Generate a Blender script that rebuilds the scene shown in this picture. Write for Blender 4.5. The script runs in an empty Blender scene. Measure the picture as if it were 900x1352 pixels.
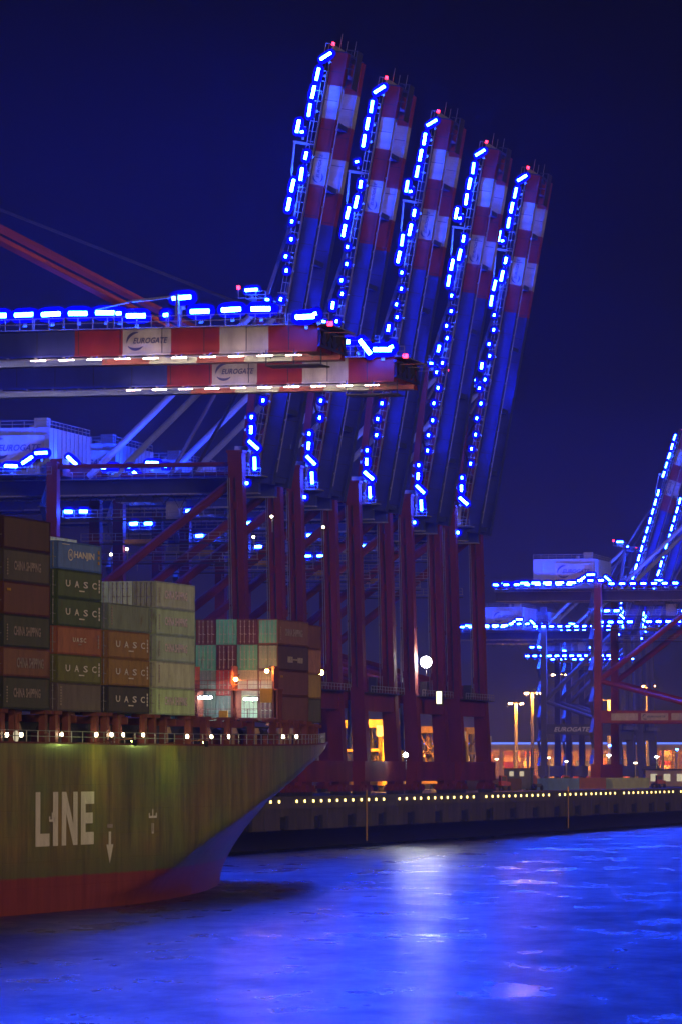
import bpy, math, random
from mathutils import Vector, Matrix
random.seed(7)
R = math.radians
C = bpy.context.scene.collection
SC = bpy.context.scene

# ------------------------------------------------------------------ camera
F = 6000.0
EYE = 12.8
PITCH = math.atan(342 / F)
cam_d = bpy.data.cameras.new('camera')
cam = bpy.data.objects.new('camera', cam_d); C.objects.link(cam)
cam.location = (0, 0, EYE)
cam.rotation_euler = (R(90) + PITCH, 0, 0)
cam_d.sensor_fit = 'VERTICAL'; cam_d.sensor_height = 36; cam_d.sensor_width = 24
cam_d.lens = F / 1352 * 36
cam_d.clip_start = 1; cam_d.clip_end = 20000
SC.camera = cam

def at(px, py, D):
    """world point on the ray of photo pixel (px,py) at world Y = D"""
    dx = (px - 450) / F; dy = (676 - py) / F
    cp, sp = math.cos(PITCH), math.sin(PITCH)
    wy = cp - dy * sp; wz = sp + dy * cp
    k = D / wy
    return Vector((dx * k, D, EYE + wz * k))

# ------------------------------------------------------------------ materials
def nodes(name):
    m = bpy.data.materials.new(name); m.use_nodes = True
    nt = m.node_tree; nt.nodes.clear()
    out = nt.nodes.new('ShaderNodeOutputMaterial')
    return m, nt, out

def paint(name, col, rough=.55, var=.25, scale=.6, metallic=0, grime=None, spec=.5):
    m, nt, out = nodes(name)
    p = nt.nodes.new('ShaderNodeBsdfPrincipled')
    p.inputs['Roughness'].default_value = rough; p.inputs['Metallic'].default_value = metallic
    p.inputs['Specular IOR Level'].default_value = spec
    tc = nt.nodes.new('ShaderNodeTexCoord')
    mp = nt.nodes.new('ShaderNodeMapping'); mp.inputs['Scale'].default_value = (1, 1, .35)
    nt.links.new(tc.outputs['Object'], mp.inputs['Vector'])
    n = nt.nodes.new('ShaderNodeTexNoise'); n.inputs['Scale'].default_value = scale
    n.inputs['Detail'].default_value = 6; n.inputs['Roughness'].default_value = .65
    nt.links.new(mp.outputs[0], n.inputs['Vector'])
    rmp = nt.nodes.new('ShaderNodeValToRGB')
    e = rmp.color_ramp.elements
    e[0].position = .3; e[1].position = .7
    g = grime or [c * (1 - var * 1.6) for c in col]
    e[0].color = (*g, 1); e[1].color = (*[min(1, c * (1 + var * .4)) for c in col], 1)
    nt.links.new(n.outputs['Fac'], rmp.inputs['Fac'])
    nt.links.new(rmp.outputs[0], p.inputs['Base Color'])
    nt.links.new(p.outputs[0], out.inputs[0])
    return m

def emit(name, col, strength):
    m, nt, out = nodes(name)
    e = nt.nodes.new('ShaderNodeEmission'); e.inputs[0].default_value = (*col, 1); e.inputs[1].default_value = strength
    nt.links.new(e.outputs[0], out.inputs[0])
    return m

M = {}
M['oxide'] = paint('oxide_red_crane_paint', (.20, .026, .026), .75, .35, .15, spec=.25)
M['bright_red'] = paint('signal_red_paint', (.26, .022, .02), .5, .2, .4)
M['crane_white'] = paint('white_crane_paint', (.46, .45, .44), .5, .26, .5)
M['crane_blue'] = paint('blue_crane_paint', (.032, .048, .27), .5, .25, .3)
M['house_blue'] = paint('pale_blue_cladding', (.34, .42, .62), .5, .12, .4)
M['grey_crane'] = paint('grey_crane_paint', (.13, .12, .15), .55, .2, .2)
M['steel'] = paint('galvanised_steel', (.38, .39, .42), .45, .2, 1.5, .3)
M['dark'] = paint('dark_steel', (.035, .035, .042), .6, .3, .8)
M['navy'] = paint('navy_lettering', (.03, .035, .14), .5, .1, 1)
M['letter'] = paint('white_lettering', (.95, .91, .84), .6, .12, 1.2)
M['fresh_letter'] = paint('rosy_white_lettering', (.98, .88, .84), .5, .05, 1.2)
M['faded'] = paint('faded_lettering', (.50, .42, .38), .7, .35, 2.5)
M['cab_grey'] = paint('cabin_grey', (.5, .52, .56), .5, .15, 1)
M['rubber'] = paint('black_rubber', (.018, .018, .02), .8, .2, 1)
M['concrete'] = paint('quay_concrete', (.10, .078, .055), .85, .4, .25, grime=(.04, .033, .026))
M['undercut_shade'] = paint('undercut_shade_black', (.010, .010, .011), .6, .3, .3)  # near-black colour standing in for the shade under the quay
M['asphalt'] = paint('asphalt', (.045, .042, .04), .8, .3, .05)
M['deck'] = paint('ship_deck_red', (.16, .045, .035), .7, .3, .5)
M['bridge'] = paint('lashing_steel_brown', (.24, .07, .05), .6, .3, .8)
M['cream'] = paint('cream_ventilator', (.42, .28, .19), .6, .3, 1)
M['yellow'] = paint('yellow_machine_paint', (.62, .36, .03), .5, .2, .8)
M['cabin_blue'] = paint('blue_site_paint', (.10, .13, .26), .6, .25, .8)
M['shed_wall'] = paint('shed_cladding', (.50, .34, .22), .7, .25, .3)
M['mast'] = paint('mast_galvanised', (.62, .52, .38), .5, .15, .5)
M['halo_tray'] = paint('blue_halo_tray', (.00001, .00022, .036), .8, .05, 1, spec=0)  # deep blue backing that imitates the halo of a lamp
M['blue_lamp'] = emit('blue_lamp_glow', (.0085, .055, 1.0), 620)
M['blue_lamp_aged'] = emit('aged_blue_lamp_glow', (.006, .045, 1.0), 420)
M['blue_dim'] = emit('small_blue_lamp_glow', (.007, .05, 1.0), 600)
M['strip_blue'] = emit('blur_edge_light', (.12, .22, 1.0), 2.0)
M['red_lamp'] = emit('red_beacon_glow', (1, .02, .06), 14)
M['white_lamp'] = emit('white_lamp_glow', (.85, 1, .92), 160)
M['flood'] = emit('flood_glow', (1, .97, .84), 380)
M['warm_lamp'] = emit('warm_lamp_glow', (1, .78, .45), 28)
M['quay_glow'] = emit('quay_lamp_glow', (1, .70, .18), 7)
M['sodium'] = emit('sodium_glow', (1, .40, .05), 2000)
M['added_sodium'] = emit('added_sodium_glow', (1, .40, .05), 9000)  # for the unseen masts added to light the yard
M['sodium_soft'] = emit('sodium_ceiling_glow', (1, .38, .06), 430)
M['work_glow'] = emit('boom_work_light_glow', (1, .82, .58), 170)
M['portal_glow'] = emit('portal_lamp_glow', (1, .85, .5), 4)
M['edge_glow'] = emit('boom_edge_light_glow', (1, .66, .55), 80)
M['added_hull_glow'] = emit('added_hull_light_glow', (.74, 1, .20), 85)  # for the lights added to streak the hull
M['window_lit'] = emit('lit_window', (1, .86, .55), .7)

# container paint: colour from the object, streaked with rust
def container_paint():
    m, nt, out = nodes('container_paint')
    p = nt.nodes.new('ShaderNodeBsdfPrincipled'); p.inputs['Roughness'].default_value = .55
    oi = nt.nodes.new('ShaderNodeObjectInfo')
    tc = nt.nodes.new('ShaderNodeTexCoord')
    add = nt.nodes.new('ShaderNodeVectorMath'); add.operation = 'ADD'
    mul = nt.nodes.new('ShaderNodeVectorMath'); mul.operation = 'SCALE'; mul.inputs['Scale'].default_value = 90
    cmb = nt.nodes.new('ShaderNodeCombineXYZ')
    nt.links.new(oi.outputs['Random'], cmb.inputs[0]); nt.links.new(oi.outputs['Random'], cmb.inputs[1])
    nt.links.new(cmb.outputs[0], mul.inputs[0])
    nt.links.new(tc.outputs['Object'], add.inputs[0]); nt.links.new(mul.outputs[0], add.inputs[1])
    mp = nt.nodes.new('ShaderNodeMapping'); mp.inputs['Scale'].default_value = (1, .8, .22)
    nt.links.new(add.outputs[0], mp.inputs['Vector'])
    n = nt.nodes.new('ShaderNodeTexNoise'); n.inputs['Scale'].default_value = 1.3; n.inputs['Detail'].default_value = 8; n.inputs['Roughness'].default_value = .7
    nt.links.new(mp.outputs[0], n.inputs['Vector'])
    r1 = nt.nodes.new('ShaderNodeMapRange'); r1.inputs['From Min'].default_value = .3; r1.inputs['From Max'].default_value = .7
    r1.inputs['To Min'].default_value = .62; r1.inputs['To Max'].default_value = 1.15
    nt.links.new(n.outputs['Fac'], r1.inputs['Value'])
    sc = nt.nodes.new('ShaderNodeVectorMath'); sc.operation = 'SCALE'
    nt.links.new(oi.outputs['Color'], sc.inputs[0]); nt.links.new(r1.outputs[0], sc.inputs['Scale'])
    n2 = nt.nodes.new('ShaderNodeTexNoise'); n2.inputs['Scale'].default_value = 2.2; n2.inputs['Detail'].default_value = 10
    nt.links.new(mp.outputs[0], n2.inputs['Vector'])
    r2 = nt.nodes.new('ShaderNodeMapRange'); r2.inputs['From Min'].default_value = .60; r2.inputs['From Max'].default_value = .74
    r2.inputs['To Max'].default_value = .7
    nt.links.new(n2.outputs['Fac'], r2.inputs['Value'])
    mx = nt.nodes.new('ShaderNodeMix'); mx.data_type = 'RGBA'
    mx.inputs['B'].default_value = (.11, .045, .02, 1)
    nt.links.new(r2.outputs[0], mx.inputs['Factor']); nt.links.new(sc.outputs[0], mx.inputs['A'])
    nt.links.new(mx.outputs['Result'], p.inputs['Base Color'])
    nt.links.new(p.outputs[0], out.inputs[0])
    return m
M['container'] = container_paint()

def hull_paint():
    m, nt, out = nodes('hull_paint')
    p = nt.nodes.new('ShaderNodeBsdfPrincipled'); p.inputs['Roughness'].default_value = .34; p.inputs['Coat Weight'].default_value = .6; p.inputs['Coat Roughness'].default_value = .16
    tc = nt.nodes.new('ShaderNodeTexCoord')
    sep = nt.nodes.new('ShaderNodeSeparateXYZ'); nt.links.new(tc.outputs['Object'], sep.inputs[0])
    mp = nt.nodes.new('ShaderNodeMapping'); mp.inputs['Scale'].default_value = (.25, .25, .035)
    nt.links.new(tc.outputs['Object'], mp.inputs['Vector'])
    n = nt.nodes.new('ShaderNodeTexNoise'); n.inputs['Scale'].default_value = 3.0; n.inputs['Detail'].default_value = 9; n.inputs['Roughness'].default_value = .7
    nt.links.new(mp.outputs[0], n.inputs['Vector'])
    # large patches
    mp3 = nt.nodes.new('ShaderNodeMapping'); mp3.inputs['Scale'].default_value = (.05, .05, .09)
    nt.links.new(tc.outputs['Object'], mp3.inputs['Vector'])
    n3 = nt.nodes.new('ShaderNodeTexNoise'); n3.inputs['Scale'].default_value = 1.6; n3.inputs['Detail'].default_value = 5
    nt.links.new(mp3.outputs[0], n3.inputs['Vector'])
    rg = nt.nodes.new('ShaderNodeValToRGB')
    e = rg.color_ramp.elements
    e[0].position = .36; e[0].color = (.41, .285, .065, 1)
    e[1].position = .66; e[1].color = (.27, .345, .06, 1)
    nt.links.new(n3.outputs['Fac'], rg.inputs['Fac'])
    rr = nt.nodes.new('ShaderNodeValToRGB')
    e = rr.color_ramp.elements
    e[0].position = .3; e[0].color = (.25, .042, .02, 1)
    e[1].position = .7; e[1].color = (.46, .095, .05, 1)
    nt.links.new(n.outputs['Fac'], rr.inputs['Fac'])
    st = nt.nodes.new('ShaderNodeMapRange'); st.inputs['From Min'].default_value = .3; st.inputs['From Max'].default_value = .7
    st.inputs['To Min'].default_value = .42; st.inputs['To Max'].default_value = 1.2
    nt.links.new(n.outputs['Fac'], st.inputs['Value'])
    sc = nt.nodes.new('ShaderNodeVectorMath'); sc.operation = 'SCALE'
    nt.links.new(rg.outputs[0], sc.inputs[0]); nt.links.new(st.outputs[0], sc.inputs['Scale'])
    # weed and wear band just above the boot top
    wb = nt.nodes.new('ShaderNodeMapRange'); wb.inputs['From Min'].default_value = 3.2; wb.inputs['From Max'].default_value = 6.5
    wb.inputs['To Min'].default_value = .75; wb.inputs['To Max'].default_value = 0
    nt.links.new(sep.outputs[2], wb.inputs['Value'])
    wm = nt.nodes.new('ShaderNodeMath'); wm.operation = 'MULTIPLY'
    nt.links.new(wb.outputs[0], wm.inputs[0]); nt.links.new(n.outputs['Fac'], wm.inputs[1])
    m1 = nt.nodes.new('ShaderNodeMix'); m1.data_type = 'RGBA'; m1.inputs['B'].default_value = (.05, .075, .02, 1)
    nt.links.new(wm.outputs[0], m1.inputs['Factor']); nt.links.new(sc.outputs[0], m1.inputs['A'])
    # boot top edge
    nz = nt.nodes.new('ShaderNodeMath'); nz.operation = 'MULTIPLY_ADD'; nz.inputs[1].default_value = .5
    nt.links.new(n.outputs['Fac'], nz.inputs[0]); nt.links.new(sep.outputs[2], nz.inputs[2])
    bt = nt.nodes.new('ShaderNodeMapRange'); bt.inputs['From Min'].default_value = 3.35; bt.inputs['From Max'].default_value = 3.6
    nt.links.new(nz.outputs[0], bt.inputs['Value'])
    m2 = nt.nodes.new('ShaderNodeMix'); m2.data_type = 'RGBA'
    nt.links.new(bt.outputs[0], m2.inputs['Factor']); nt.links.new(rr.outputs[0], m2.inputs['A']); nt.links.new(m1.outputs['Result'], m2.inputs['B'])
    nt.links.new(m2.outputs['Result'], p.inputs['Base Color'])
    # plate seams and slight panting of the plates
    br = nt.nodes.new('ShaderNodeTexBrick'); br.inputs['Scale'].default_value = 1.0
    br.inputs['Brick Width'].default_value = 9.0; br.inputs['Row Height'].default_value = 2.3; br.inputs['Mortar Size'].default_value = .05
    br.inputs['Color1'].default_value = (1, 1, 1, 1); br.inputs['Color2'].default_value = (.9, .9, .9, 1); br.inputs['Mortar'].default_value = (0, 0, 0, 1)
    cb = nt.nodes.new('ShaderNodeCombineXYZ'); nt.links.new(sep.outputs[1], cb.inputs[0]); nt.links.new(sep.outputs[2], cb.inputs[1])
    nt.links.new(cb.outputs[0], br.inputs['Vector'])
    bp = nt.nodes.new('ShaderNodeBump'); bp.inputs['Strength'].default_value = .6; bp.inputs['Distance'].default_value = .08
    nt.links.new(br.outputs['Color'], bp.inputs['Height'])
    nt.links.new(bp.outputs[0], p.inputs['Normal'])
    nt.links.new(p.outputs[0], out.inputs[0])
    return m
M['hull'] = hull_paint()

def water_mat():
    m, nt, out = nodes('harbour_water')
    p = nt.nodes.new('ShaderNodeBsdfPrincipled')
    p.inputs['Base Color'].default_value = (.012, .016, .03, 1); p.inputs['IOR'].default_value = 1.33
    geo = nt.nodes.new('ShaderNodeNewGeometry')
    mp = nt.nodes.new('ShaderNodeMapping'); mp.inputs['Scale'].default_value = (.10, .035, 1); mp.inputs['Rotation'].default_value = (0, 0, R(-20))
    nt.links.new(geo.outputs['Position'], mp.inputs['Vector'])
    n = nt.nodes.new('ShaderNodeTexNoise'); n.inputs['Scale'].default_value = 1.0; n.inputs['Detail'].default_value = 7; n.inputs['Roughness'].default_value = .62
    nt.links.new(mp.outputs[0], n.inputs['Vector'])
    mp2 = nt.nodes.new('ShaderNodeMapping'); mp2.inputs['Scale'].default_value = (.30, .09, 1); mp2.inputs['Rotation'].default_value = (0, 0, R(15))
    nt.links.new(geo.outputs['Position'], mp2.inputs['Vector'])
    n2 = nt.nodes.new('ShaderNodeTexNoise'); n2.inputs['Scale'].default_value = 1.0; n2.inputs['Detail'].default_value = 6; n2.inputs['Roughness'].default_value = .7
    nt.links.new(mp2.outputs[0], n2.inputs['Vector'])
    ad = nt.nodes.new('ShaderNodeMath'); ad.operation = 'MULTIPLY_ADD'; ad.inputs[1].default_value = .5
    nt.links.new(n2.outputs['Fac'], ad.inputs[0]); nt.links.new(n.outputs['Fac'], ad.inputs[2])
    bp = nt.nodes.new('ShaderNodeBump'); bp.inputs['Strength'].default_value = .20; bp.inputs['Distance'].default_value = .5
    nt.links.new(ad.outputs[0], bp.inputs['Height']); nt.links.new(bp.outputs[0], p.inputs['Normal'])
    rr = nt.nodes.new('ShaderNodeMapRange'); rr.inputs['From Min'].default_value = .3; rr.inputs['From Max'].default_value = .7
    rr.inputs['To Min'].default_value = .21; rr.inputs['To Max'].default_value = .45; rr.inputs['From Min'].default_value = .55; rr.inputs['From Max'].default_value = .95
    nt.links.new(ad.outputs[0], rr.inputs['Value']); nt.links.new(rr.outputs[0], p.inputs['Roughness'])
    nt.links.new(p.outputs[0], out.inputs[0])
    return m
M['water'] = water_mat()

# ------------------------------------------------------------------ mesh building
class MB:
    def __init__(s): s.v = []; s.f = []; s.m = []; s.mats = []
    def mi(s, m):
        if m not in s.mats: s.mats.append(m)
        return s.mats.index(m)
    def add(s, vs, fs, m):
        o = len(s.v); s.v += [tuple(v) for v in vs]; k = s.mi(m)
        for f in fs: s.f.append([o + i for i in f]); s.m.append(k)
        return s
    def box(s, c, d, m, mat=None):
        x, y, z = d[0] / 2, d[1] / 2, d[2] / 2
        vs = [Vector((a * x, b * y, e * z)) for a in (-1, 1) for b in (-1, 1) for e in (-1, 1)]
        if mat is not None: vs = [mat @ v for v in vs]
        c = Vector(c)
        return s.add([v + c for v in vs], [(0, 1, 3, 2), (4, 6, 7, 5), (0, 4, 5, 1), (2, 3, 7, 6), (0, 2, 6, 4), (1, 5, 7, 3)], m)
    def bb(s, lo, hi, m):
        return s.box([(a + b) / 2 for a, b in zip(lo, hi)], [b - a for a, b in zip(lo, hi)], m)
    def bar(s, a, b, w, h, m, w2=None, h2=None):
        a, b = Vector(a), Vector(b); d = (b - a).normalized()
        up = Vector((0, 0, 1)) if abs(d.z) < .95 else Vector((1, 0, 0))
        if abs(d.z) >= .95: sx = Vector((0, 1, 0)) - d * d.y; sx.normalize(); up = sx.cross(d)
        else: sx = d.cross(up).normalized(); up = sx.cross(d)
        vs = []
        for p, ww, hh in ((a, w, h), (b, w2 or w, h2 or h)):
            for q, r in ((-1, -1), (1, -1), (1, 1), (-1, 1)): vs.append(p + sx * q * ww / 2 + up * r * hh / 2)
        return s.add(vs, [(3, 2, 1, 0), (4, 5, 6, 7), (0, 1, 5, 4), (1, 2, 6, 5), (2, 3, 7, 6), (3, 0, 4, 7)], m)
    def tube(s, a, b, r, m, n=10, r2=None):
        a, b = Vector(a), Vector(b); d = (b - a).normalized()
        x = d.orthogonal().normalized(); y = d.cross(x)
        vs = []
        for p, rr in ((a, r), (b, r if r2 is None else r2)):
            for i in range(n):
                t = 2 * math.pi * i / n; vs.append(p + x * math.cos(t) * rr + y * math.sin(t) * rr)
        fs = [(i, (i + 1) % n, n + (i + 1) % n, n + i) for i in range(n)]
        fs += [tuple(range(n - 1, -1, -1)), tuple(range(n, 2 * n))]
        return s.add(vs, fs, m)
    def rail(s, a, b, m, h=1.1, step=2.0, t=.09, mid=True):
        a, b = Vector(a), Vector(b); L = (b - a).length; n = max(1, round(L / step)); u = Vector((0, 0, h))
        for i in range(n + 1):
            p = a.lerp(b, i / n); s.bar(p, p + u, t, t, m)
        s.bar(a + u, b + u, t, t, m)
        if mid: s.bar(a + u * .5, b + u * .5, t * .8, t * .8, m)
        return s
    def mesh(s, name):
        me = bpy.data.meshes.new(name); me.from_pydata(s.v, [], s.f)
        for m in s.mats: me.materials.append(m)
        me.polygons.foreach_set('material_index', s.m); me.update()
        return me
    def build(s, name, parent=None, loc=(0, 0, 0), rot=(0, 0, 0), smooth=False):
        me = s.mesh(name); o = bpy.data.objects.new(name, me); C.objects.link(o)
        o.location = loc; o.rotation_euler = rot
        if parent is not None: o.parent = parent
        if smooth: me.shade_smooth()
        return o

def linkmesh(name, me, parent=None, loc=(0, 0, 0), rot=(0, 0, 0)):
    o = bpy.data.objects.new(name, me); C.objects.link(o); o.location = loc; o.rotation_euler = rot
    if parent is not None: o.parent = parent
    return o
def tag(o, label=None, cat=None, group=None, kind=None):
    if label: o['label'] = label
    if cat: o['category'] = cat
    if group: o['group'] = group
    if kind: o['kind'] = kind
    return o
def thing(name, label, cat, loc=(0, 0, 0), rz=0, group=None):
    o = bpy.data.objects.new(name, None); C.objects.link(o); o.location = loc; o.rotation_euler = (0, 0, rz)
    return tag(o, label, cat, group)
def copy_tree(o, parent=None):
    c = o.copy(); C.objects.link(c)
    if parent is not None: c.parent = parent
    for ch in list(o.children): copy_tree(ch, c)
    return c

# lettering: text curve -> mesh data with (X,Y) flat, cached
_txt = {}
def text_verts(s, bold=0.0, shear=0.0, spacing=1.0):
    k = (s, bold, shear, spacing)
    if k in _txt: return _txt[k]
    cu = bpy.data.curves.new('lettering_curve', 'FONT'); cu.body = s; cu.size = 1; cu.offset = bold; cu.shear = shear
    cu.space_character = spacing; cu.resolution_u = 2
    ob = bpy.data.objects.new('lettering_curve', cu); C.objects.link(ob)
    bpy.context.view_layer.update()
    me = bpy.data.meshes.new_from_object(ob.evaluated_get(bpy.context.evaluated_depsgraph_get()))
    vs = [(v.co.x, v.co.y) for v in me.vertices]; fs = [tuple(p.vertices) for p in me.polygons]
    bpy.data.objects.remove(ob); bpy.data.meshes.remove(me); bpy.data.curves.remove(cu)
    x0 = min(v[0] for v in vs); x1 = max(v[0] for v in vs); y0 = min(v[1] for v in vs); y1 = max(v[1] for v in vs)
    vs = [((x - x0) / (x1 - x0), (y - y0) / (y1 - y0)) for x, y in vs]
    _txt[k] = (vs, fs); return _txt[k]
def put_text(mb, s, org, ex, ey, w, h, m, **kw):
    """lettering w x h metres, lower left corner at org, along ex / ey"""
    vs, fs = text_verts(s, **kw); org, ex, ey = Vector(org), Vector(ex), Vector(ey)
    mb.add([org + ex * (x * w) + ey * (y * h) for x, y in vs], fs, m)
def put_swoosh(mb, org, ex, ey, r, m):
    """ring of two tapering crescents, centre at org"""
    org, ex, ey = Vector(org), Vector(ex), Vector(ey)
    for a0, a1 in ((R(72), R(190)), (R(212), R(325))):
        n = 18; vs = []; fs = []
        for i in range(n + 1):
            t = i / n; a = a0 + (a1 - a0) * t; w = .30 * math.sin(math.pi * min(1, t * .85 + .08))
            for rr in (1.0, 1.0 - w): vs.append(org + ex * (math.cos(a) * r * rr) + ey * (math.sin(a) * r * rr))
        for i in range(n): fs.append((2 * i, 2 * i + 2, 2 * i + 3, 2 * i + 1))
        mb.add(vs, fs, m)
def logo(mb, org, ex, ey, w, h, m):
    """swoosh and italic company lettering in a w x h field with lower left corner org"""
    org, ex, ey = Vector(org), Vector(ex), Vector(ey)
    put_swoosh(mb, org + ex * (h * .52) + ey * (h * .5), ex, ey, h * .40, m)
    put_text(mb, 'EUROGATE', org + ex * (w * .20) + ey * (h * .40), ex, ey, w * .74, h * .25, m, bold=.02, shear=.3)

# ------------------------------------------------------------------ world, sun
AZ = math.atan2(.55, -.83); ELEV = R(13)
w = bpy.data.worlds.new('World'); SC.world = w; w.use_nodes = True
nt = w.node_tree; nt.nodes.clear()
wo = nt.nodes.new('ShaderNodeOutputWorld'); bg = nt.nodes.new('ShaderNodeBackground')
sk = nt.nodes.new('ShaderNodeTexSky'); sk.sky_type = 'NISHITA'; sk.sun_disc = False
sk.sun_elevation = ELEV; sk.sun_rotation = AZ
mx = nt.nodes.new('ShaderNodeMix'); mx.data_type = 'RGBA'; mx.blend_type = 'MULTIPLY'; mx.inputs['Factor'].default_value = 1
mx.inputs['B'].default_value = (.0015, .001, .004, 1)
nt.links.new(sk.outputs[0], mx.inputs['A'])
# town glow low over the land
tc = nt.nodes.new('ShaderNodeTexCoord'); sp = nt.nodes.new('ShaderNodeSeparateXYZ'); nt.links.new(tc.outputs['Generated'], sp.inputs[0])
gr = nt.nodes.new('ShaderNodeValToRGB'); gr.color_ramp.interpolation = 'EASE'
e = gr.color_ramp.elements
e[0].position = 0; e[0].color = (.45, .15, .22, 1); e[1].position = .09; e[1].color = (0, 0, 0, 1)
ne = gr.color_ramp.elements.new(.03); ne.color = (.10, .035, .11, 1)
nt.links.new(sp.outputs[2], gr.inputs['Fac'])
ad = nt.nodes.new('ShaderNodeMix'); ad.data_type = 'RGBA'; ad.blend_type = 'ADD'; ad.inputs['Factor'].default_value = 1
nt.links.new(mx.outputs['Result'], ad.inputs['A']); nt.links.new(gr.outputs[0], ad.inputs['B'])
nt.links.new(ad.outputs['Result'], bg.inputs[0]); bg.inputs[1].default_value = .05
nt.links.new(bg.outputs[0], wo.inputs[0])

sd = bpy.data.lights.new('sun', 'SUN'); sd.energy = 1.05; sd.angle = R(12); sd.color = (1, .70, .42)
so = bpy.data.objects.new('sun', sd); C.objects.link(so)
ld = Vector((.55, -.83, math.tan(ELEV))).normalized()
so.rotation_euler = ld.to_track_quat('Z', 'Y').to_euler(); so.location = (300, -300, 200)

# ------------------------------------------------------------------ setting
QA = R(14.0)
U = Vector((math.sin(QA), math.cos(QA), 0)); T = Vector((math.cos(QA), -math.sin(QA), 0))
Q0 = Vector((-16.7, 692, 0)); QZ = 8.6
def qp(s, t, z=0): return Q0 + U * s + T * t + Vector((0, 0, z))

mb = MB(); mb.add([(-2500, -300, 0), (2500, -300, 0), (2500, 3500, 0), (-2500, 3500, 0)], [(0, 1, 2, 3)], M['water'])
tag(mb.build('water'), kind='structure')
mb = MB(); a, b = qp(-900, -2, QZ), qp(2750, -2, QZ)
mb.add([a, b, qp(2750, -2800, QZ), qp(-900, -2000, QZ)], [(0, 1, 2, 3)], M['asphalt'])
tag(mb.build('quay_ground'), kind='structure')

wall = thing('quay_wall', 'long brown concrete quay wall with a dark undercut above the water', 'quay wall', qp(-500, 0, 0), -QA)
# local x = out over the water, y = along the quay
mb = MB()
mb.bb((-8.2, 0, 3.4), (0, 1900, QZ + .12), M['concrete'])
mb.bb((-.25, 0, 6.62), (.22, 1900, 6.84), M['concrete'])
for i in range(0, 190): mb.bb((-.1, i * 10 - .12, 3.4), (.07, i * 10 + .12, 6.6), M['concrete'])
mb.build('upper_wall', wall)
mb = MB(); mb.bb((-9, 0, -2), (-7.5, 1900, 3.4), M['undercut_shade']); mb.build('undercut_wall', wall)
mb = MB(); mb.bb((.0, 0, 8.2), (.10, 1900, 8.26), M['dark']); mb.build('coping_rail', wall)
# fenders
fm = MB()
fm.bb((0.08, -.8, 3.7), (.8, .8, 5.5), M['rubber']); fm.bb((.8, -1.0, 3.5), (1.0, 1.0, 5.7), M['rubber'])
fme = fm.mesh('quay_fender')
for i in range(24):
    s = 8 + i * 22
    o = linkmesh('quay_fender', fme, None, qp(s, 0, 0), (0, 0, -QA))
    tag(o, 'square black rubber fender hung on the brown quay wall', 'fender', 'fenders along the quay wall')
# quay edge lamps
lm = MB()
lm.bb((-.1, -.22, -.25), (.12, .22, .32), M['steel']); lm.tube((.12, 0, 0), (.30, 0, 0), .23, M['quay_glow'], 10)
lme = lm.mesh('quay_lamp')
s = 6.0; i = 0
while s < 480:
    if i % 13 != 5:
        o = linkmesh('quay_lamp', lme, None, qp(s, .12, 7.95), (0, 0, -QA))
        tag(o, 'small round warm lamp set in the edge of the quay wall', 'quay lamp', 'lamps in a row along the quay edge')
    s += 5.6 + random.uniform(-.5, .5); i += 1
# ladders
def ladder(s, label):
    t = thing('quay_ladder', label, 'ladder', qp(s, .12, 0), -QA)
    for yy in (-.3, .3): mb = MB(); mb.bar((.15, yy, 1), (.15, yy, 9.6), .1, .1, M['yellow']); mb.build('side_rail', t)
    mb = MB()
    for k in range(26): mb.bar((.15, -.25, 1.2 + k * .32), (.15, .25, 1.2 + k * .32), .05, .05, M['yellow'])
    mb.build('rungs', t)
ladder(86, 'yellow ladder on the quay wall below the gap between two crane legs')
ladder(263, 'yellow ladder on the quay wall beyond the last raised crane')

# ------------------------------------------------------------------ cranes
GA = 30.0; YF = 23.0; HZ = 49.5; BL = 69.0; GN, GF = 6.5, 16.5; BS = 5.3
def tube_lamp_mesh(L=2.0, r=.24, m=None):
    mb = MB(); mb.tube((-L / 2, 0, 0), (L / 2, 0, 0), r, m or M['blue_lamp'], 8)
    n = 20; a = L / 2 + .62; b = r + .60; pts = []  # backing added behind the tube to give it a blue halo
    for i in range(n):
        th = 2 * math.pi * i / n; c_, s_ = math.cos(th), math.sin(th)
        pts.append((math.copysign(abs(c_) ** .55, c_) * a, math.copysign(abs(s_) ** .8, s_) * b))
    mb.add([(x, r + .12, z) for x, z in pts] + [(x, r + .2, z) for x, z in pts], [tuple(range(n)), tuple(range(2 * n - 1, n - 1, -1))] + [(i, n + i, n + (i + 1) % n, (i + 1) % n) for i in range(n)], M['halo_tray'])
    mb.bb((-.2, r + .2, -r - 1.0), (.2, r + .3, r), M['steel'])
    return mb.mesh('tube_lamp')
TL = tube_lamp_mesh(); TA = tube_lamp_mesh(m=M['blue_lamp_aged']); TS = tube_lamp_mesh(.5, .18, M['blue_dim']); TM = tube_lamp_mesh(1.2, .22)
DEAD = .03
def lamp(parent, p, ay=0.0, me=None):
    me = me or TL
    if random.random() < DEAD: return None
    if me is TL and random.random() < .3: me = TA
    return linkmesh('tube_lamp', me, parent, p, (random.uniform(-.1, .1), ay + random.uniform(-.05, .05), 0))

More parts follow.
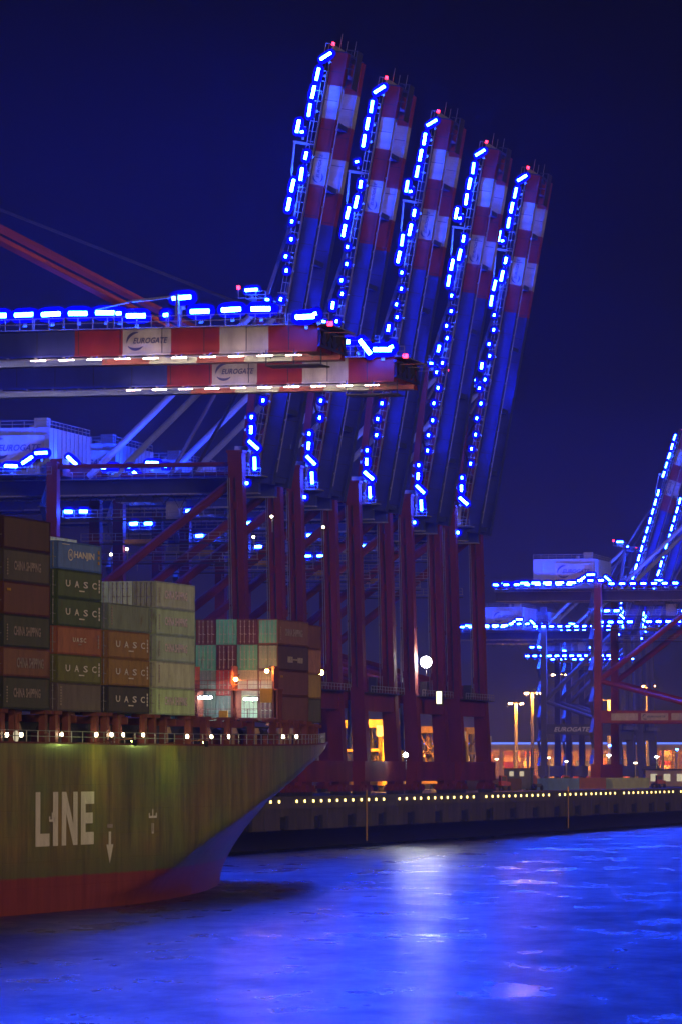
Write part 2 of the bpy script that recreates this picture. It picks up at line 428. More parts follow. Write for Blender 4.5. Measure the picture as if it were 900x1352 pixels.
def make_crane(label, ang, style, loc, leg_mat, group=None, beams='plain'):
    t = thing('gantry_crane', label, 'gantry crane', loc, -QA, group)
    lg = leg_mat; RM = M['steel']
    # --- legs
    for y in (0, YF):
        mb = MB(); mb.bar((1.6, y, 5.0), (.9, y, 18), 2.9, 2.5, lg, 2.5, 2.4); mb.bar((.9, y, 18), (0, y, 54), 2.4, 2.3, lg, 2.2, 2.3)
        mb.bb((-1.35, y - 1.3, 53.9), (1.35, y + 1.3, 54.3), lg)
        for zz in (18, 30, 42): xx = .9 * (54 - zz) / 36; mb.bb((xx - 1.32, y - 1.3, zz - .12), (xx + 1.32, y + 1.3, zz + .12), lg)
        mb.bar((1.0, y - 1.28, 18.6), (.1, y - 1.28, 50), .22, .12, M['dark']); mb.bar((-.1, y - 1.26, 18.6), (-.8, y - 1.26, 50), .1, .1, M['steel']); mb.bar((-.5, y - 1.26, 18.6), (-1.1, y - 1.26, 50), .1, .1, M['steel'])
        for zz, ww in ((21, .8), (28, .6), (36, .9), (45, .7)): mb.bb((.2 - ww / 2, y - 1.45, zz), (.2 + ww / 2, y - 1.2, zz + 1.2), lg)
        mb.build('waterside_leg', t)
        mb = MB(); mb.bar((-GA, y, 5.0), (-GA, y, 53), 2.0, 1.9, lg, 1.7, 1.7); mb.build('landside_leg', t)
        # portal tie, side braces
        mb = MB(); mb.bb((-GA + .9, y - .8, 16.4), (.0, y + .8, 19.6), lg)
        if beams == 'panels':
            for x0, x1 in ((-26.5, -19.6), (-18.8, -11.8), (-11.0, -6.5)): mb.bb((x0, y - .86, 17.1), (x1, y - .8, 18.9), M['crane_white'])
        tb = mb.build('portal_beam', t)
        if y == 0:
            mb = MB()
            if beams == 'panels':
                logo(mb, (-18.6, -.90, 17.1), (1, 0, 0), (0, 0, 1), 6.6, 1.8, M['navy'])
            else:
                put_text(mb, 'EUROGATE', (-GA + 3.5, -.84, 17.2), (1, 0, 0), (0, 0, 1), 12, 1.5, M['letter'], bold=.02, shear=.3)
            mb.build('lettering', tb)
        mb = MB(); mb.tube((-.6, y, 49.5), (-GA + .5, y, 27.6), .75, lg); mb.build('brace', t)
        mb = MB(); mb.tube((-GA + .4, y, 27.2), (-.2, y, 19.4), .65, lg); mb.build('brace', t)
        mb = MB(); mb.tube((-GA + .6, y, 52.2), (-1, y, 52.2), .38, lg); mb.build('upper_tie', t)
    # --- sill beams, portal beams along the quay, bogies
    for x, nm in ((1.7, 'waterside'), (-GA, 'landside')):
        mb = MB(); mb.bb((x - 1.3, -4.0, 2.4), (x + 1.3, YF + 4.0, 5.9), lg); mb.build('sill_beam', t)
        for yc in (-1, YF + 1):
            mb = MB()
            for k in range(4):
                yy = yc - 4.2 + k * 2.8
                mb.tube((x - .35, yy - .65, .62), (x + .35, yy - .65, .62), .6, M['dark'], 12)
                mb.tube((x - .35, yy + .65, .62), (x + .35, yy + .65, .62), .6, M['dark'], 12)
                mb.bb((x - .75, yy - 1.2, .75), (x + .75, yy + 1.2, 1.35), lg)
            for k in range(2):
                yy = yc - 2.8 + k * 5.6
                mb.bb((x - .7, yy - 2.0, 1.35), (x + .7, yy + 2.0, 1.85), lg)
            mb.bb((x - .65, yc - 3.4, 1.85), (x + .65, yc + 3.4, 2.42), lg)
            mb.build('bogie', t)
    mb = MB(); mb.bb((.2, 1.1, 14.6), (2.0, YF - 1.1, 17.6), lg); mb.build('cross_beam', t)
    mb = MB(); mb.bb((-GA - .8, .9, 16.6), (-GA + .8, YF - .9, 19.4), lg); mb.build('cross_beam', t)
    mb = MB(); mb.bb((1.95, -1, 17.62), (3.4, YF + 1, 17.74), M['dark']); mb.rail((3.35, -1, 17.74), (3.35, YF + 1, 17.74), RM)
    mb.bb((1.9, 3.2, 17.75), (3.2, 4.4, 20.4), M['dark']); mb.build('walkway', t)
    for x in (-.2, -GA + .2):
        mb = MB(); mb.bb((x - 1.0, 1, 50.9 + (x > -5) * .2), (x + 1.0, YF - 1, 53.6), lg); mb.build('cross_beam', t)
    # stair flights on the landside legs
    mb = MB()
    for k in range(11):
        z = 6 + k * 4; a = (-GA - 2.2, 1 + (k % 2) * 4, z); b = (-GA - 2.2, 1 + ((k + 1) % 2) * 4, z + 4)
        mb.bar(a, b, .9, .15, RM); mb.bar((a[0], a[1], a[2] + 1), (b[0], b[1], b[2] + 1), .08, .08, RM)
        mb.bb((a[0] - .5, b[1] - .6, z + 3.95), (a[0] + .6, b[1] + .6, z + 4.05), RM)
    mb.build('stairs', t)
    # --- main girders landward
    for y in (GN, GF):
        mb = MB(); mb.bb((-58, y - .75, HZ - 1.45), (2.0, y + .75, HZ + 1.35), M['crane_blue'])
        mb.bb((-58, y - .95, HZ - 1.62), (2.0, y + .95, HZ - 1.45), M['steel']); mb.build('girder', t)
    for x in (-57, -46, -36, -24, -14, -4):
        mb = MB(); mb.bb((x - .5, GN + .8, HZ - .9), (x + .5, GF - .8, HZ + .9), M['crane_blue']); mb.build('girder_tie', t)
    mb = MB(); yy = GN - 1.6
    mb.bb((-58, yy - .5, HZ + .9), (1.5, yy + .8, HZ + 1.0), RM)
    mb.rail((-58, yy - .45, HZ + 1.0), (1.5, yy - .45, HZ + 1.0), RM); mb.build('girder_walkway', t)
    # cable runs and service gallery under the girders
    mb = MB()
    for z, y in ((44.2, 2.2), (41.0, 12), (38.2, 20.5)):
        mb.bb((-GA + 1, y - .45, z), (-2, y + .45, z + .1), RM); mb.rail((-GA + 1, y - .42, z + .1), (-2, y - .42, z + .1), RM)
        mb.bar((-GA + 1, y, z - .5), (-2, y, z - .5), .25, .25, M['dark'])
    mb.build('service_gallery', t)
    mb = MB()
    for k in range(16):
        x = -4 - k * 2.6; d = 1.6 if k % 2 else 2.4
        mb.bar((x, GN - 2.0, HZ - 1.6), (x - 1.3, GN - 2.0, HZ - 1.6 - d), .08, .08, M['dark']); mb.bar((x - 1.3, GN - 2.0, HZ - 1.6 - d), (x - 2.6, GN - 2.0, HZ - 1.6), .08, .08, M['dark'])
    mb.bar((-48, GN - 2.0, HZ - 1.55), (0, GN - 2.0, HZ - 1.55), .2, .2, RM); mb.build('festoon_cable', t)
    # --- machinery house
    hb = MB(); hb.bb((-47, .6, 51.2), (-31, YF + .4, 58.6), M['house_blue'])
    for k in range(8): hb.bb((-47 + k * 2.28, .52, 51.3), (-46.85 + k * 2.28, .6, 58.5), M['house_blue'])
    for k in range(11): hb.bb((-31.0, .9 + k * 2.2, 51.3), (-30.9, 1.05 + k * 2.2, 58.5), M['house_blue'])
    hs = hb.build('machinery_house', t)
    mb = MB(); mb.rail((-47, .7, 58.6), (-31.1, .7, 58.6), RM); mb.rail((-31.1, .7, 58.6), (-31.1, YF, 58.6), RM); mb.build('roof_railing', hs)
    mb = MB(); mb.bb((-34.5, 4, 58.6), (-32.4, 6, 60.4), M['house_blue']); mb.build('roof_vent', hs); mb = MB(); mb.tube((-38, 14, 58.6), (-38, 14, 60), .5, M['steel']); mb.build('exhaust_pipe', hs)
    sg = MB(); sg.bb((-41.2, .38, 53.2), (-31.6, .5, 57.4), M['crane_white']); sg = sg.build('sign_panel', hs)
    mb = MB(); logo(mb, (-41.2, .33, 53.2), (1, 0, 0), (0, 0, 1), 9.6, 4.2, M['navy']); mb.build('lettering', hs)
    mb = MB(); mb.bb((-50, -1.0, 51.0), (-30, .5, 51.12), RM); mb.rail((-50, -.95, 51.1), (-30, -.95, 51.1), RM); mb.build('house_walkway', hs)
    # --- tower, backstays
    for y in (GN - .6, GF + .6):
        mb = MB(); mb.bar((-.2, y, 53.5), (2.6, y, 78), 1.1, 1.1, lg, .9, .9); mb.build('tower_leg', t)
        mb = MB(); mb.tube((2.2, y, 77.4), (-26, y, 50.9), .55, M['house_blue']); mb.build('backstay', t)
        mb = MB(); mb.tube((2.2, y, 76.5), (-12.5, y, 51.0), .3, M['grey_crane']); mb.build('tower_brace', t)
    mb = MB(); mb.bb((2.0, GN - 1.6, 77.2), (3.3, GF + 1.6, 78.6), lg)
    mb.bb((.2, GN - 2.0, 78.6), (3.6, GF + 2, 78.72), RM); mb.rail((.3, GN - 1.9, 78.7), (3.5, GN - 1.9, 78.7), RM); mb.rail((.3, GN - 1.9, 78.7), (.3, GF + 1.9, 78.7), RM); mb.build('tower_head', t)
    mb = MB()
    for z in (60, 66, 72):
        xx = -.2 + (z - 53.5) / 24.5 * 2.8; mb.bar((xx, GN, z), (xx, GF, z), .5, .5, lg)
    mb.bar((.0, GN, 54.5), (.8, GF, 60), .3, .3, lg); mb.bar((.8, GF, 60.5), (1.3, GN, 66), .3, .3, lg); mb.bar((1.3, GN, 66.5), (2, GF, 72), .3, .3, lg)
    mb.build('tower_tie', t)
    mb = MB(); mb.bar((-1.0, GN - 1.8, 78.7), (-1.0, GN - 1.8, 80.2), .1, .1, RM); mb.bar((.3, GN - 1.8, 78.8), (-1.0, GN - 1.8, 78.8), .1, .1, RM)
    mb.tube((-1.0, GN - 1.8, 80.2), (-1.0, GN - 1.8, 80.75), .27, M['red_lamp']); mb.build('warning_beacon', t)
    # hinge cabin and lift
    mb = MB(); mb.bb((-1.0, 2.6, 50.6), (1.1, 4.8, 55.2), M['cab_grey'])
    for k in range(4): mb.bb((-1.0, 2.54, 51.3 + k), (1.1, 2.6, 51.4 + k), M['dark'])
    mb.bb((-2.2, 1.2, 50.4), (3.6, 5.5, 50.55), RM); mb.rail((-2.2, 1.25, 50.5), (3.6, 1.25, 50.5), RM); mb.build('lift_cabin', t)
    mb = MB(); mb.bar((-1.6, 3.2, 8), (-1.6, 3.2, 50), .35, .35, RM); mb.bar((-1.6, 4.3, 8), (-1.6, 4.3, 50), .35, .35, RM); mb.build('lift_rail', t)
    # trolley with cab under the girders
    mb = MB(); mb.bb((-22, GN + .9, HZ - 2.6), (-14, GF - .9, HZ - 1.7), M['grey_crane'])
    for x in (-21, -15): mb.bb((x - .5, GN - .3, HZ - 2.0), (x + .5, GN + .9, HZ - 1.65), M['dark']); mb.bb((x - .5, GF - .9, HZ - 2.0), (x + .5, GF + .3, HZ - 1.65), M['dark'])
    mb.build('trolley', t)
    mb = MB(); mb.bb((-13.9, GN + 2, HZ - 5.4), (-11.2, GN + 4.4, HZ - 2.4), M['cab_grey']); mb.bb((-11.2, GN + 2.2, HZ - 5.1), (-11.15, GN + 4.2, HZ - 3.3), M['dark']); mb.build('operator_cab', t)
    mb = MB(); mb.bb((-20.5, GN + 1.2, HZ - 9.2), (-15.5, GF - 1.2, HZ - 8.5), M['yellow'])
    for x in (-20, -16):
        for y in (GN + 1.8, GF - 1.8): mb.bar((x, y, HZ - 8.5), (x, y, HZ - 2.6), .1, .1, M['dark'])
    mb.build('spreader', t)
    # --- blue lamps of the fixed structure
    for x, z, a, me in ((-39.8, 52.4, 0, TL), (-36.7, 52.4, 0, TL), (-34, 53.3, -.6, TL), (-31.7, 54.4, 0, TL), (-28.3, 53.5, .75, TL), (-26.4, 52.3, 0, TS),
                        (-21.6, 52.4, 0, TM), (-18.8, 52.3, 0, TS), (-15, 52.9, 0, TL), (-12.8, 52.3, 0, TS), (-43, 52.4, 0, TL), (-46, 52.4, 0, TL), (-49, 52.4, 0, TL), (-52, 52.4, 0, TL), (-55, 52.4, 0, TL)):
        lamp(t, (x, -1.1 if -51 < x < -29 else GN - 2.2, z), a, me)
    for x, z, a, me in ((2.2, 59.6, R(90), TS), (2.1, 57.6, R(92), TM), (2.5, 55.2, .75, TL), (2.7, 52.3, R(85), TL), (.6, 49.2, 0, TL), (-1.2, 66.5, R(90), TS)):
        lamp(t, (x, .9, z), a, me)
    for x, me in ((1.2, TL), (3.8, TS)): lamp(t, (x, GN - 2.2, 80.0 - (x > 2) * 1.6), 0, me)
    for x, z in ((-28, 45.2), (-25.5, 45.2), (-8, 45.0)): lamp(t, (x, 1.6, z), 0, TM)
    if beams == 'panels' or style == 'dotted':
        for k in range(21): lamp(t, (-1.5 - k * 2.75, -1.2, 52.0 + (.9 if 9 < k < 13 else 0)), 0, TM)
        for k in range(12): lamp(t, (-2 - k * 2.5, 1.2, 42.3), 0, TM)
    # --- boom
    hx, hz = 3.0, HZ; rot = (0, -ang, 0); L0 = BL
    def bp(mb, name, parent=t): return mb.build(name, parent, (hx, 0, hz), rot)
    bd = 1.3 if style == 'lowered' else 1.1
    for y, nm in ((GN, 'near'), (GF, 'far')):
        mb = MB(); x1 = L0
        cols = [M['bright_red'], M['crane_white'], M['bright_red'], M['crane_white'], M['bright_red']]
        for c in cols:
            mb.bb((x1 - BS, y - .75, -bd), (x1, y + .75, bd), c); mb.bb((x1 - BS, y - 1.0, -bd - .22), (x1, y + 1.0, -bd), c); x1 -= BS
        mb.bb((0, y - .75, -bd), (x1, y + .75, bd), M['crane_blue']); mb.bb((0, y - 1.0, -bd - .22), (x1, y + 1.0, -bd), M['crane_blue'])
        for k in range(15):
            xx = 1.5 + k * 4.6; mb.bb((xx - .05, y - .765, -(bd - .02)), (xx + .05, y - .75, (bd - .02)), cols[0] if xx > L0 - BS and False else M['dark'])
        g = bp(mb, 'boom_girder')
        if y == GN:
            mb = MB(); logo(mb, (L0 - 4 * BS + .1, y - .79, -bd + .05), (1, 0, 0), (0, 0, 1), BS - .15, 2 * bd - .1, M['navy']); o = mb.build('lettering', g)
    for x in (1, 12, 24, 36, 48, 58):
        mb = MB(); mb.bb((x - .4, GN + .8, -.7), (x + .4, GF - .8, .7), M['crane_blue']); bp(mb, 'boom_tie')
    mb = MB(); mb.bb((L0 - 3.0, GN + .8, -1.0), (L0 - 1.0, GF - .8, 1.1), M['bright_red']); bp(mb, 'boom_tie')
    # tip frame with sheaves, basket, aerials
    mb = MB()
    for z in (-.95, .75): mb.bb((L0, GN - .8, z), (L0 + .3, GF + .8, z + .22), M['crane_blue'])
    for k in range(6): yy = GN - .6 + k * 2.2; mb.bb((L0, yy, -.75), (L0 + .25, yy + .2, .76), M['crane_blue'])
    for k in range(5): yy = GN - .5 + k * 2.2; mb.bar((L0 + .12, yy, -.7 if k % 2 else .7), (L0 + .12, yy + 2.2, .7 if k % 2 else -.7), .12, .12, M['crane_blue'])
    mb.bb((L0 - 3.2, GN - .7, 1.32), (L0 + 1.2, GF + .7, 1.42), RM); mb.rail((L0 - 3.2, GN - .7, 1.4), (L0 + 1.2, GN - .7, 1.4), RM)
    for y in (GN + 2.5, GF - 2.5): mb.tube((L0 - .5, y - .3, .4), (L0 - .5, y + .3, .4), 1.0, M['dark'], 14)
    bp(mb, 'tip_frame')
    mb = MB()
    for y in (GN - 1.3, GN + 2): mb.bar((L0 - 5.5, y, -2.9), (L0 + .6, y, -2.9), .14, .14, M['dark'])
    mb.bb((L0 - 5.5, GN - 1.3, -2.98), (L0 + .6, GN + 2, -2.88), M['dark'])
    for x in (L0 - 5.4, L0 - 2.4, L0 + .5):
        mb.bar((x, GN - 1.3, -2.9), (x, GN - 1.3, -1.3), .12, .12, M['dark'])
    mb.bar((L0 - 5.5, GN - 1.3, -2.0), (L0 + .6, GN - 1.3, -2.0), .09, .09, M['dark']); bp(mb, 'tip_basket')
    mb = MB()
    for y, h in ((GN + 1, 3.2), (GN + 5, 2.6), (GF, 3.4)): mb.bar((L0 + .3, y, .6), (L0 + h, y, .6), .07, .07, RM)
    bp(mb, 'aerial')
    mb = MB(); mb.tube((L0 + 1.0, GN - .4, 1.4), (L0 + 1.5, GN - .4, 1.4), .25, M['red_lamp']); mb.bar((L0 + .2, GN - .4, 1.35), (L0 + 1.0, GN - .4, 1.35), .1, .1, RM); bp(mb, 'warning_beacon')
    # walkway with handrail along the top
    mb = MB(); mb.bb((1, GN - 1.2, 1.34), (L0 - 3.3, GN - .2, 1.42), RM); mb.rail((1, GN - 1.45, 1.4), (L0 - 3.3, GN - 1.45, 1.4), RM, 1.15, 1.6)
    for x in (14, 22, 30, 38, 47, 53): mb.bar((x, GN - 1.4, 1.4), (x, GN - 1.4, 3.1), .1, .1, RM)
    bp(mb, 'boom_walkway')
    mb = MB(); mb.bar((2, GN - .95, -1.75), (L0 - 6, GN - .95, -1.75), .12, .16, RM)
    for k in range(20): mb.bb((4 + k * 3.1, GN - 1.05, -1.75), (4.25 + k * 3.1, GN - .85, -1.5), RM)
    bp(mb, 'rail_bracket')
    # lamps on the boom
    def blamp(d, off=1.9, a=0.0, me=TL):
        p = Matrix.Rotation(-ang, 4, 'Y') @ Vector((L0 - d, 0, 1.35 + off)); lamp(t, (hx + p.x, GN - (1.35 if style == 'lowered' else 1.9), hz + p.z), a - ang, me)
    if style == 'lowered':
        for d, off, a, me in [(.2, 1.0, -.4, TS), (1.2, .75, 0, TL), (3.2, 1.1, .95, TL), (6, 1.7, 0, TL), (9.2, 1.7, 0, TL), (12.6, 1.6, 0, TL), (14.6, 3.1, 0, TL), (16.3, 1.3, 0, TS), (19.6, 1.3, 0, TL), (21.5, 1.6, 0, TS), (23.0, 1.7, 0, TL)] + [(26 + k * 3.0, 1.7, 0, TL) for k in range(14)]:
            blamp(d, off, a, me)
    elif style == 'raised':
        for d, off, a, me in [(1.0, .5, .9, TL), (4.0, 1.3, 0, TL), (6.9, 1.5, 0, TL), (9.8, 1.6, 0, TL), (12.6, 3.0, 0, TL), (13.4, 2.2, R(75), TS), (17.0, .9, 0, TM), (20.0, 1.1, 0, TL), (22.0, 2.2, 0, TL), (25.0, 2.3, 0, TL),
                              (27.6, 1.3, 0, TS), (30.4, .9, 0, TS), (33.2, 1.3, 0, TS), (35.4, .8, 0, TS), (37.5, 2.0, 0, TM), (40, .9, 0, TS), (41.8, 1.7, 0, TS), (44.6, .9, 0, TS), (47.5, 1.2, 0, TS), (50.6, .9, 0, TS), (53.4, 1.2, 0, TS), (56.2, .9, 0, TS)]:
            blamp(d, off, a, me)
    else:
        for k in range(21): blamp(2 + k * 3.2, 1.7)
    if style != 'lowered':  # unseen lamps added to wash the far girder in blue
        for d in (5.5, 10.5, 17, 19.5, 27, 40):
            p = Matrix.Rotation(-ang, 4, 'Y') @ Vector((L0 - d, 0, 2.1)); lamp(t, (hx + p.x, GF - 2.0, hz + p.z), -ang, TA)
    # signal platform on the walkway side
    mb = MB(); mb.bb((L0 - 15.2, GN - 1.6, 2.6), (L0 - 14.9, GN + .2, 4.8), RM); mb.bar((L0 - 15, GN - 1.4, 4.6), (L0 - 20, GN - 1.4, 4.2), .25, .25, RM); mb.bar((L0 - 15, GN - 1, 1.4), (L0 - 15, GN - 1, 4.6), .2, .2, RM)
    mb.bar((L0 - 24, GN - 1.4, 3.4), (L0 - 20, GN - 1.4, 4.2), .12, .12, RM)
    bp(mb, 'signal_platform')
    # forestays from the tower head
    Rm = Matrix.Rotation(-ang, 4, 'Y')
    def bpt(x, z): v = Rm @ Vector((x, 0, z)); return Vector((hx + v.x, 0, hz + v.z))
    for y in (GN - .2, GF + .2):
        for xx in ((52, 30) if style != 'lowered' else (52,)):
            q = bpt(xx, 1.5); a = Vector((2.9, y, 78.2)); q.y = y
            mb = MB(); mb.bar(a, q, .42, .5, M['grey_crane'] if style != 'lowered' else M['oxide']); mb.build('forestay', t)
            mb = MB(); mb.bar(q, q + (Rm @ Vector((0, 0, -1.6))), .7, .7, M['crane_blue'] if xx != 52 else lg); mb.build('stay_lug', t)
    mb = MB()
    for y in (GN + 1.5, GN + 3.5, GF - 2): q = bpt(L0 - 1, .8); q.y = y; mb.bar((2.6, y, 78.0), q, .09, .09, M['dark'])
    mb.build('hoist_rope', t)
    if style == 'lowered':
        for k in range(10):
            x = L0 - 2.2 - k * 3.1
            mb = MB(); mb.bb((x - .8, GN - 2.24, -2.0), (x + .8, GN - 2.18, -1.94), M['edge_glow']); mb.bar((x, GN - 2.2, -2.05), (x, GN - .9, -1.45), .07, .07, RM)
            bp(mb, 'edge_lamp')
        # white work lights in the gap between the girders, shining on the far girder
        for k in range(13):
            mb = MB(); x = L0 - 6 - k * 4.6
            mb.bb((x - .9, GN + 1.05, -1.35), (x + .9, GN + 1.25, -1.05), M['work_glow']); mb.bb((x - .9, GN + .76, -1.35), (x + .9, GN + 1.04, -1.0), M['steel'])
            bp(mb, 'work_lamp')
    return t

RA = R(79.8)
def crane_at(s): return qp(s, -4, QZ)
g = 'ship to shore cranes along the quay'
t1 = make_crane('nearest raised boom crane, its tip the highest of the five in a row', RA, 'raised', crane_at(17.6), M['oxide'], g)
for s, lab in ((53.8, 'second raised boom crane of the row, right beside the one with the highest tip'),
               (93.8, 'middle one of the five raised boom cranes'),
               (133.3, 'fourth raised boom crane, carrying the dazzling white floodlight low on its legs'),
               (169.6, 'last and lowest looking of the five raised boom cranes, next to open sky')):
    make_crane(lab, RA + R(random.uniform(-.35, .35)), 'raised', crane_at(s), M['oxide'], g)
t2 = make_crane('crane with lowered red and white boom, the upper one of two, over the ship', 0.0, 'lowered', qp(-214.5, -5.25, QZ), M['oxide'], g)
make_crane('crane with lowered red and white boom, the lower one of two, over the ship', 0.0, 'lowered', qp(-176.5, -6.1, QZ), M['oxide'], g)
make_crane('far red crane with white panels on its portal beam, beyond the row of five', RA, 'raised', crane_at(477), M['bright_red'], g, 'panels')
GA = 23.6
t3 = make_crane('distant grey crane with a continuous row of blue boom lamps, nearer the sky gap', R(73), 'dotted', (0, 0, 0), M['grey_crane'], g)
p = at(822, 838, 1500); t3.location = (p.x - 3, 1500, QZ)
o = copy_tree(t3); p = at(852, 842, 1545); o.location = (p.x - 3, 1545, QZ)
o['label'] = 'distant grey crane with a dotted boom, behind and right of its twin'

# lamps mounted on single cranes
def crane_of(lab): return [o for o in C.objects if o.get('label', '').startswith(lab)][0]
def local(o, p): bpy.context.view_layer.update(); return o.matrix_world.inverted() @ p
cr4 = crane_of('fourth raised'); cr1 = t1; cr2 = crane_of('second raised')
def fix_lamp(cr, px, py, D, m, r, name):
    q = local(cr, at(px, py, D)); mb = MB(); mb.tube(q + Vector((0, -.15, 0)), q + Vector((0, .0, 0)), r, M[m], 14); mb.tube(q + Vector((0, .01, 0)), q + Vector((0, .6, 0)), r * 1.1, M['dark'], 14)
    mb.bar(q + Vector((0, .3, -r)), q + Vector((0, .3, -2.5)), .15, .15, M['steel']); mb.build(name, cr)
fix_lamp(cr4, 562, 874, 824, 'flood', .98, 'floodlight')
q = local(cr4, at(579, 921, 822)); mb = MB(); mb.bb(q + Vector((-.45, -.1, -1.1)), q + Vector((.45, .1, 1.1)), M['portal_glow']); mb.bb(q + Vector((-.6, .11, -1.4)), q + Vector((.6, .9, 1.3)), M['dark']); mb.build('portal_lamp', cr4)
fix_lamp(cr1, 359, 682, 726, 'warm_lamp', .22, 'leg_lamp')
fix_lamp(cr2, 427, 696, 760, 'warm_lamp', .22, 'leg_lamp')
fix_lamp(crane_of('middle one'), 535, 997, 797, 'white_lamp', .4, 'sill_lamp')
for px, py, D in ((168, 725, 752), (147, 732, 752), (181, 734, 760), (335, 709, 765), (382, 688, 790)): fix_lamp(cr1 if px < 200 else cr2, px, py, D, 'warm_lamp', .22, 'gallery_lamp')

# ------------------------------------------------------------------ ship
SA = R(16.3)
C0 = Vector((-37.2, 463.6, 0))
ship = thing('container_ship', 'large olive green container ship with a red boot top and LINE lettering on its side', 'ship', C0, -SA)
def wl(y, z):  # world of ship local (x from hull)
    return None
def lerp(a, b, t): return a + (b - a) * t
def zdeck(y):
    t = min(1, max(0, (y + 30) / 120)); return 15.35 + .9 * t * t
HB = 24.6
def stem_y(z): return 81 + (39 * ((z - 3.0) / 13.2) ** 1.2 if z > 3 else 0)
def stem_z(y): return 3 + 13.2 * max(0, (y - 81) / 39) ** (1 / 1.2) if y > 81 else 0.0
KN = [(-200, .6), (-40, .7), (-22, 1.6), (-10, 3.4), (1, 6.0), (23, 10.0), (50, 13.6), (80, 16.0), (121, 16.6)]
def knuckle(y):
    for (a, za), (b, zb_) in zip(KN, KN[1:]):
        if y <= b: return lerp(za, zb_, (y - a) / (b - a))
    return KN[-1][1]
def hull_b(y, z):
    if y >= 120 or (y > 81 and z <= stem_z(y)): return 0.0
    t = max(0, (y - 10) / 110); db = HB * (1 - t ** 1.79)
    t = min(1, max(0, (y + 36) / 117)); wb = HB * (1 - t ** 1.62)
    zs, zk = stem_z(y), knuckle(y)
    if zk <= zs + .05: zk = zs + .05
    s_ = (z - zs) / (zk - zs)
    if s_ >= 1: return db
    if s_ <= 0: return wb
    return wb + (db - wb) * s_ ** 1.6
NV = 56
fr = [i / 60 for i in range(60)] + [1 - .0167 * (.72 ** i) for i in range(12)] + [1.0]
mb = MB(); vs = []; fs = []
nf = len(fr)
for side in (1, -1):
    for j in range(NV + 1):
        v = j / NV
        for f in fr:
            z = -2 + v * (zdeck(-130 + (stem_y(16) + 130) * f) + 2)
            y = -130 + (stem_y(z) + 130) * f
            b = hull_b(y, z)
            vs.append((side * b, y, z))
per = (NV + 1) * nf
for sd_ in (0, 1):
    for j in range(NV):
        for i in range(nf - 1):
            a = sd_ * per + j * nf + i; q = (a, a + 1, a + nf + 1, a + nf)
            fs.append(q if sd_ == 0 else q[::-1])
for j in range(NV):
    a = j * nf; b = per + j * nf; fs.append((a, a + nf, b + nf, b))
mb.add(vs, fs, M['hull']); mb.build('hull', ship, smooth=True)
# deck inside the hull edge
mb = MB(); vs = []; fs = []
ysamp = [-129 + i * 4 for i in range(60)] + [110, 113, 116, 118.5]
ysamp = [y for y in ysamp if y < 119]
for y in ysamp:
    z = zdeck(y) - .25; b = max(.02, hull_b(y, z) - .12); vs += [(-b, y, z), (b, y, z)]
for i in range(len(ysamp) - 1): fs.append((2 * i, 2 * i + 1, 2 * i + 3, 2 * i + 2))
mb.add(vs, fs, M['deck']); mb.build('deck', ship)
# gunwale bar
mb = MB()
ys = [-129 + 3 * i for i in range(80)] + [112, 115, 118, 120.0]
ys = [y for y in ys if y < 120.1]
for a, b in zip(ys, ys[1:]):
    za, zb = zdeck(a), zdeck(b)
    for s_ in (1, -1): mb.bar((s_ * hull_b(a, za), a, za), (s_ * hull_b(b, zb), b, zb), .22, .16, M['bridge'])
mb.build('gunwale', ship)
# hull marks
def on_hull(y, z, off=.05): return Vector((hull_b(y, z) + off, y, z))
def hull_patch(mb, quad, m, n=4):
    """quad of (y,z) corners, laid on the plating"""
    vs = []; fs = []
    (a, b, c, d) = quad
    for i in range(n + 1):
        for j in range(n + 1):
            u, v = i / n, j / n
            y = (a[0] * (1 - u) + b[0] * u) * (1 - v) + (d[0] * (1 - u) + c[0] * u) * v
            z = (a[1] * (1 - u) + b[1] * u) * (1 - v) + (d[1] * (1 - u) + c[1] * u) * v
            vs.append(on_hull(y, z))
    for i in range(n):
        for j in range(n): k = i * (n + 1) + j; fs.append((k, k + n + 1, k + n + 2, k + 1))
    mb.add(vs, fs, m)
def rect(mb, y0, y1, z0, z1, m): hull_patch(mb, ((y0, z0), (y1, z0), (y1, z1), (y0, z1)), m)
LZ0, LZ1 = 6.0, 10.9
mb = MB(); y = -49.4; s_ = .95; ww = 1.25
W = M['letter']
# L
rect(mb, y, y + ww, LZ0, LZ1, W); rect(mb, y + ww, y + 3.7, LZ0, LZ0 + 1.15, W); y += 4.6
# I
rect(mb, y, y + 1.35, LZ0, LZ1, W); y += 2.35
# N
rect(mb, y, y + 1.2, LZ0, LZ1, W); rect(mb, y + 3.1, y + 4.3, LZ0, LZ1, W)
hull_patch(mb, ((y + 1.2, LZ1 - 2.0), (y + 3.1, LZ0), (y + 3.1, LZ0 + 2.0), (y + 1.2, LZ1)), W); y += 5.2
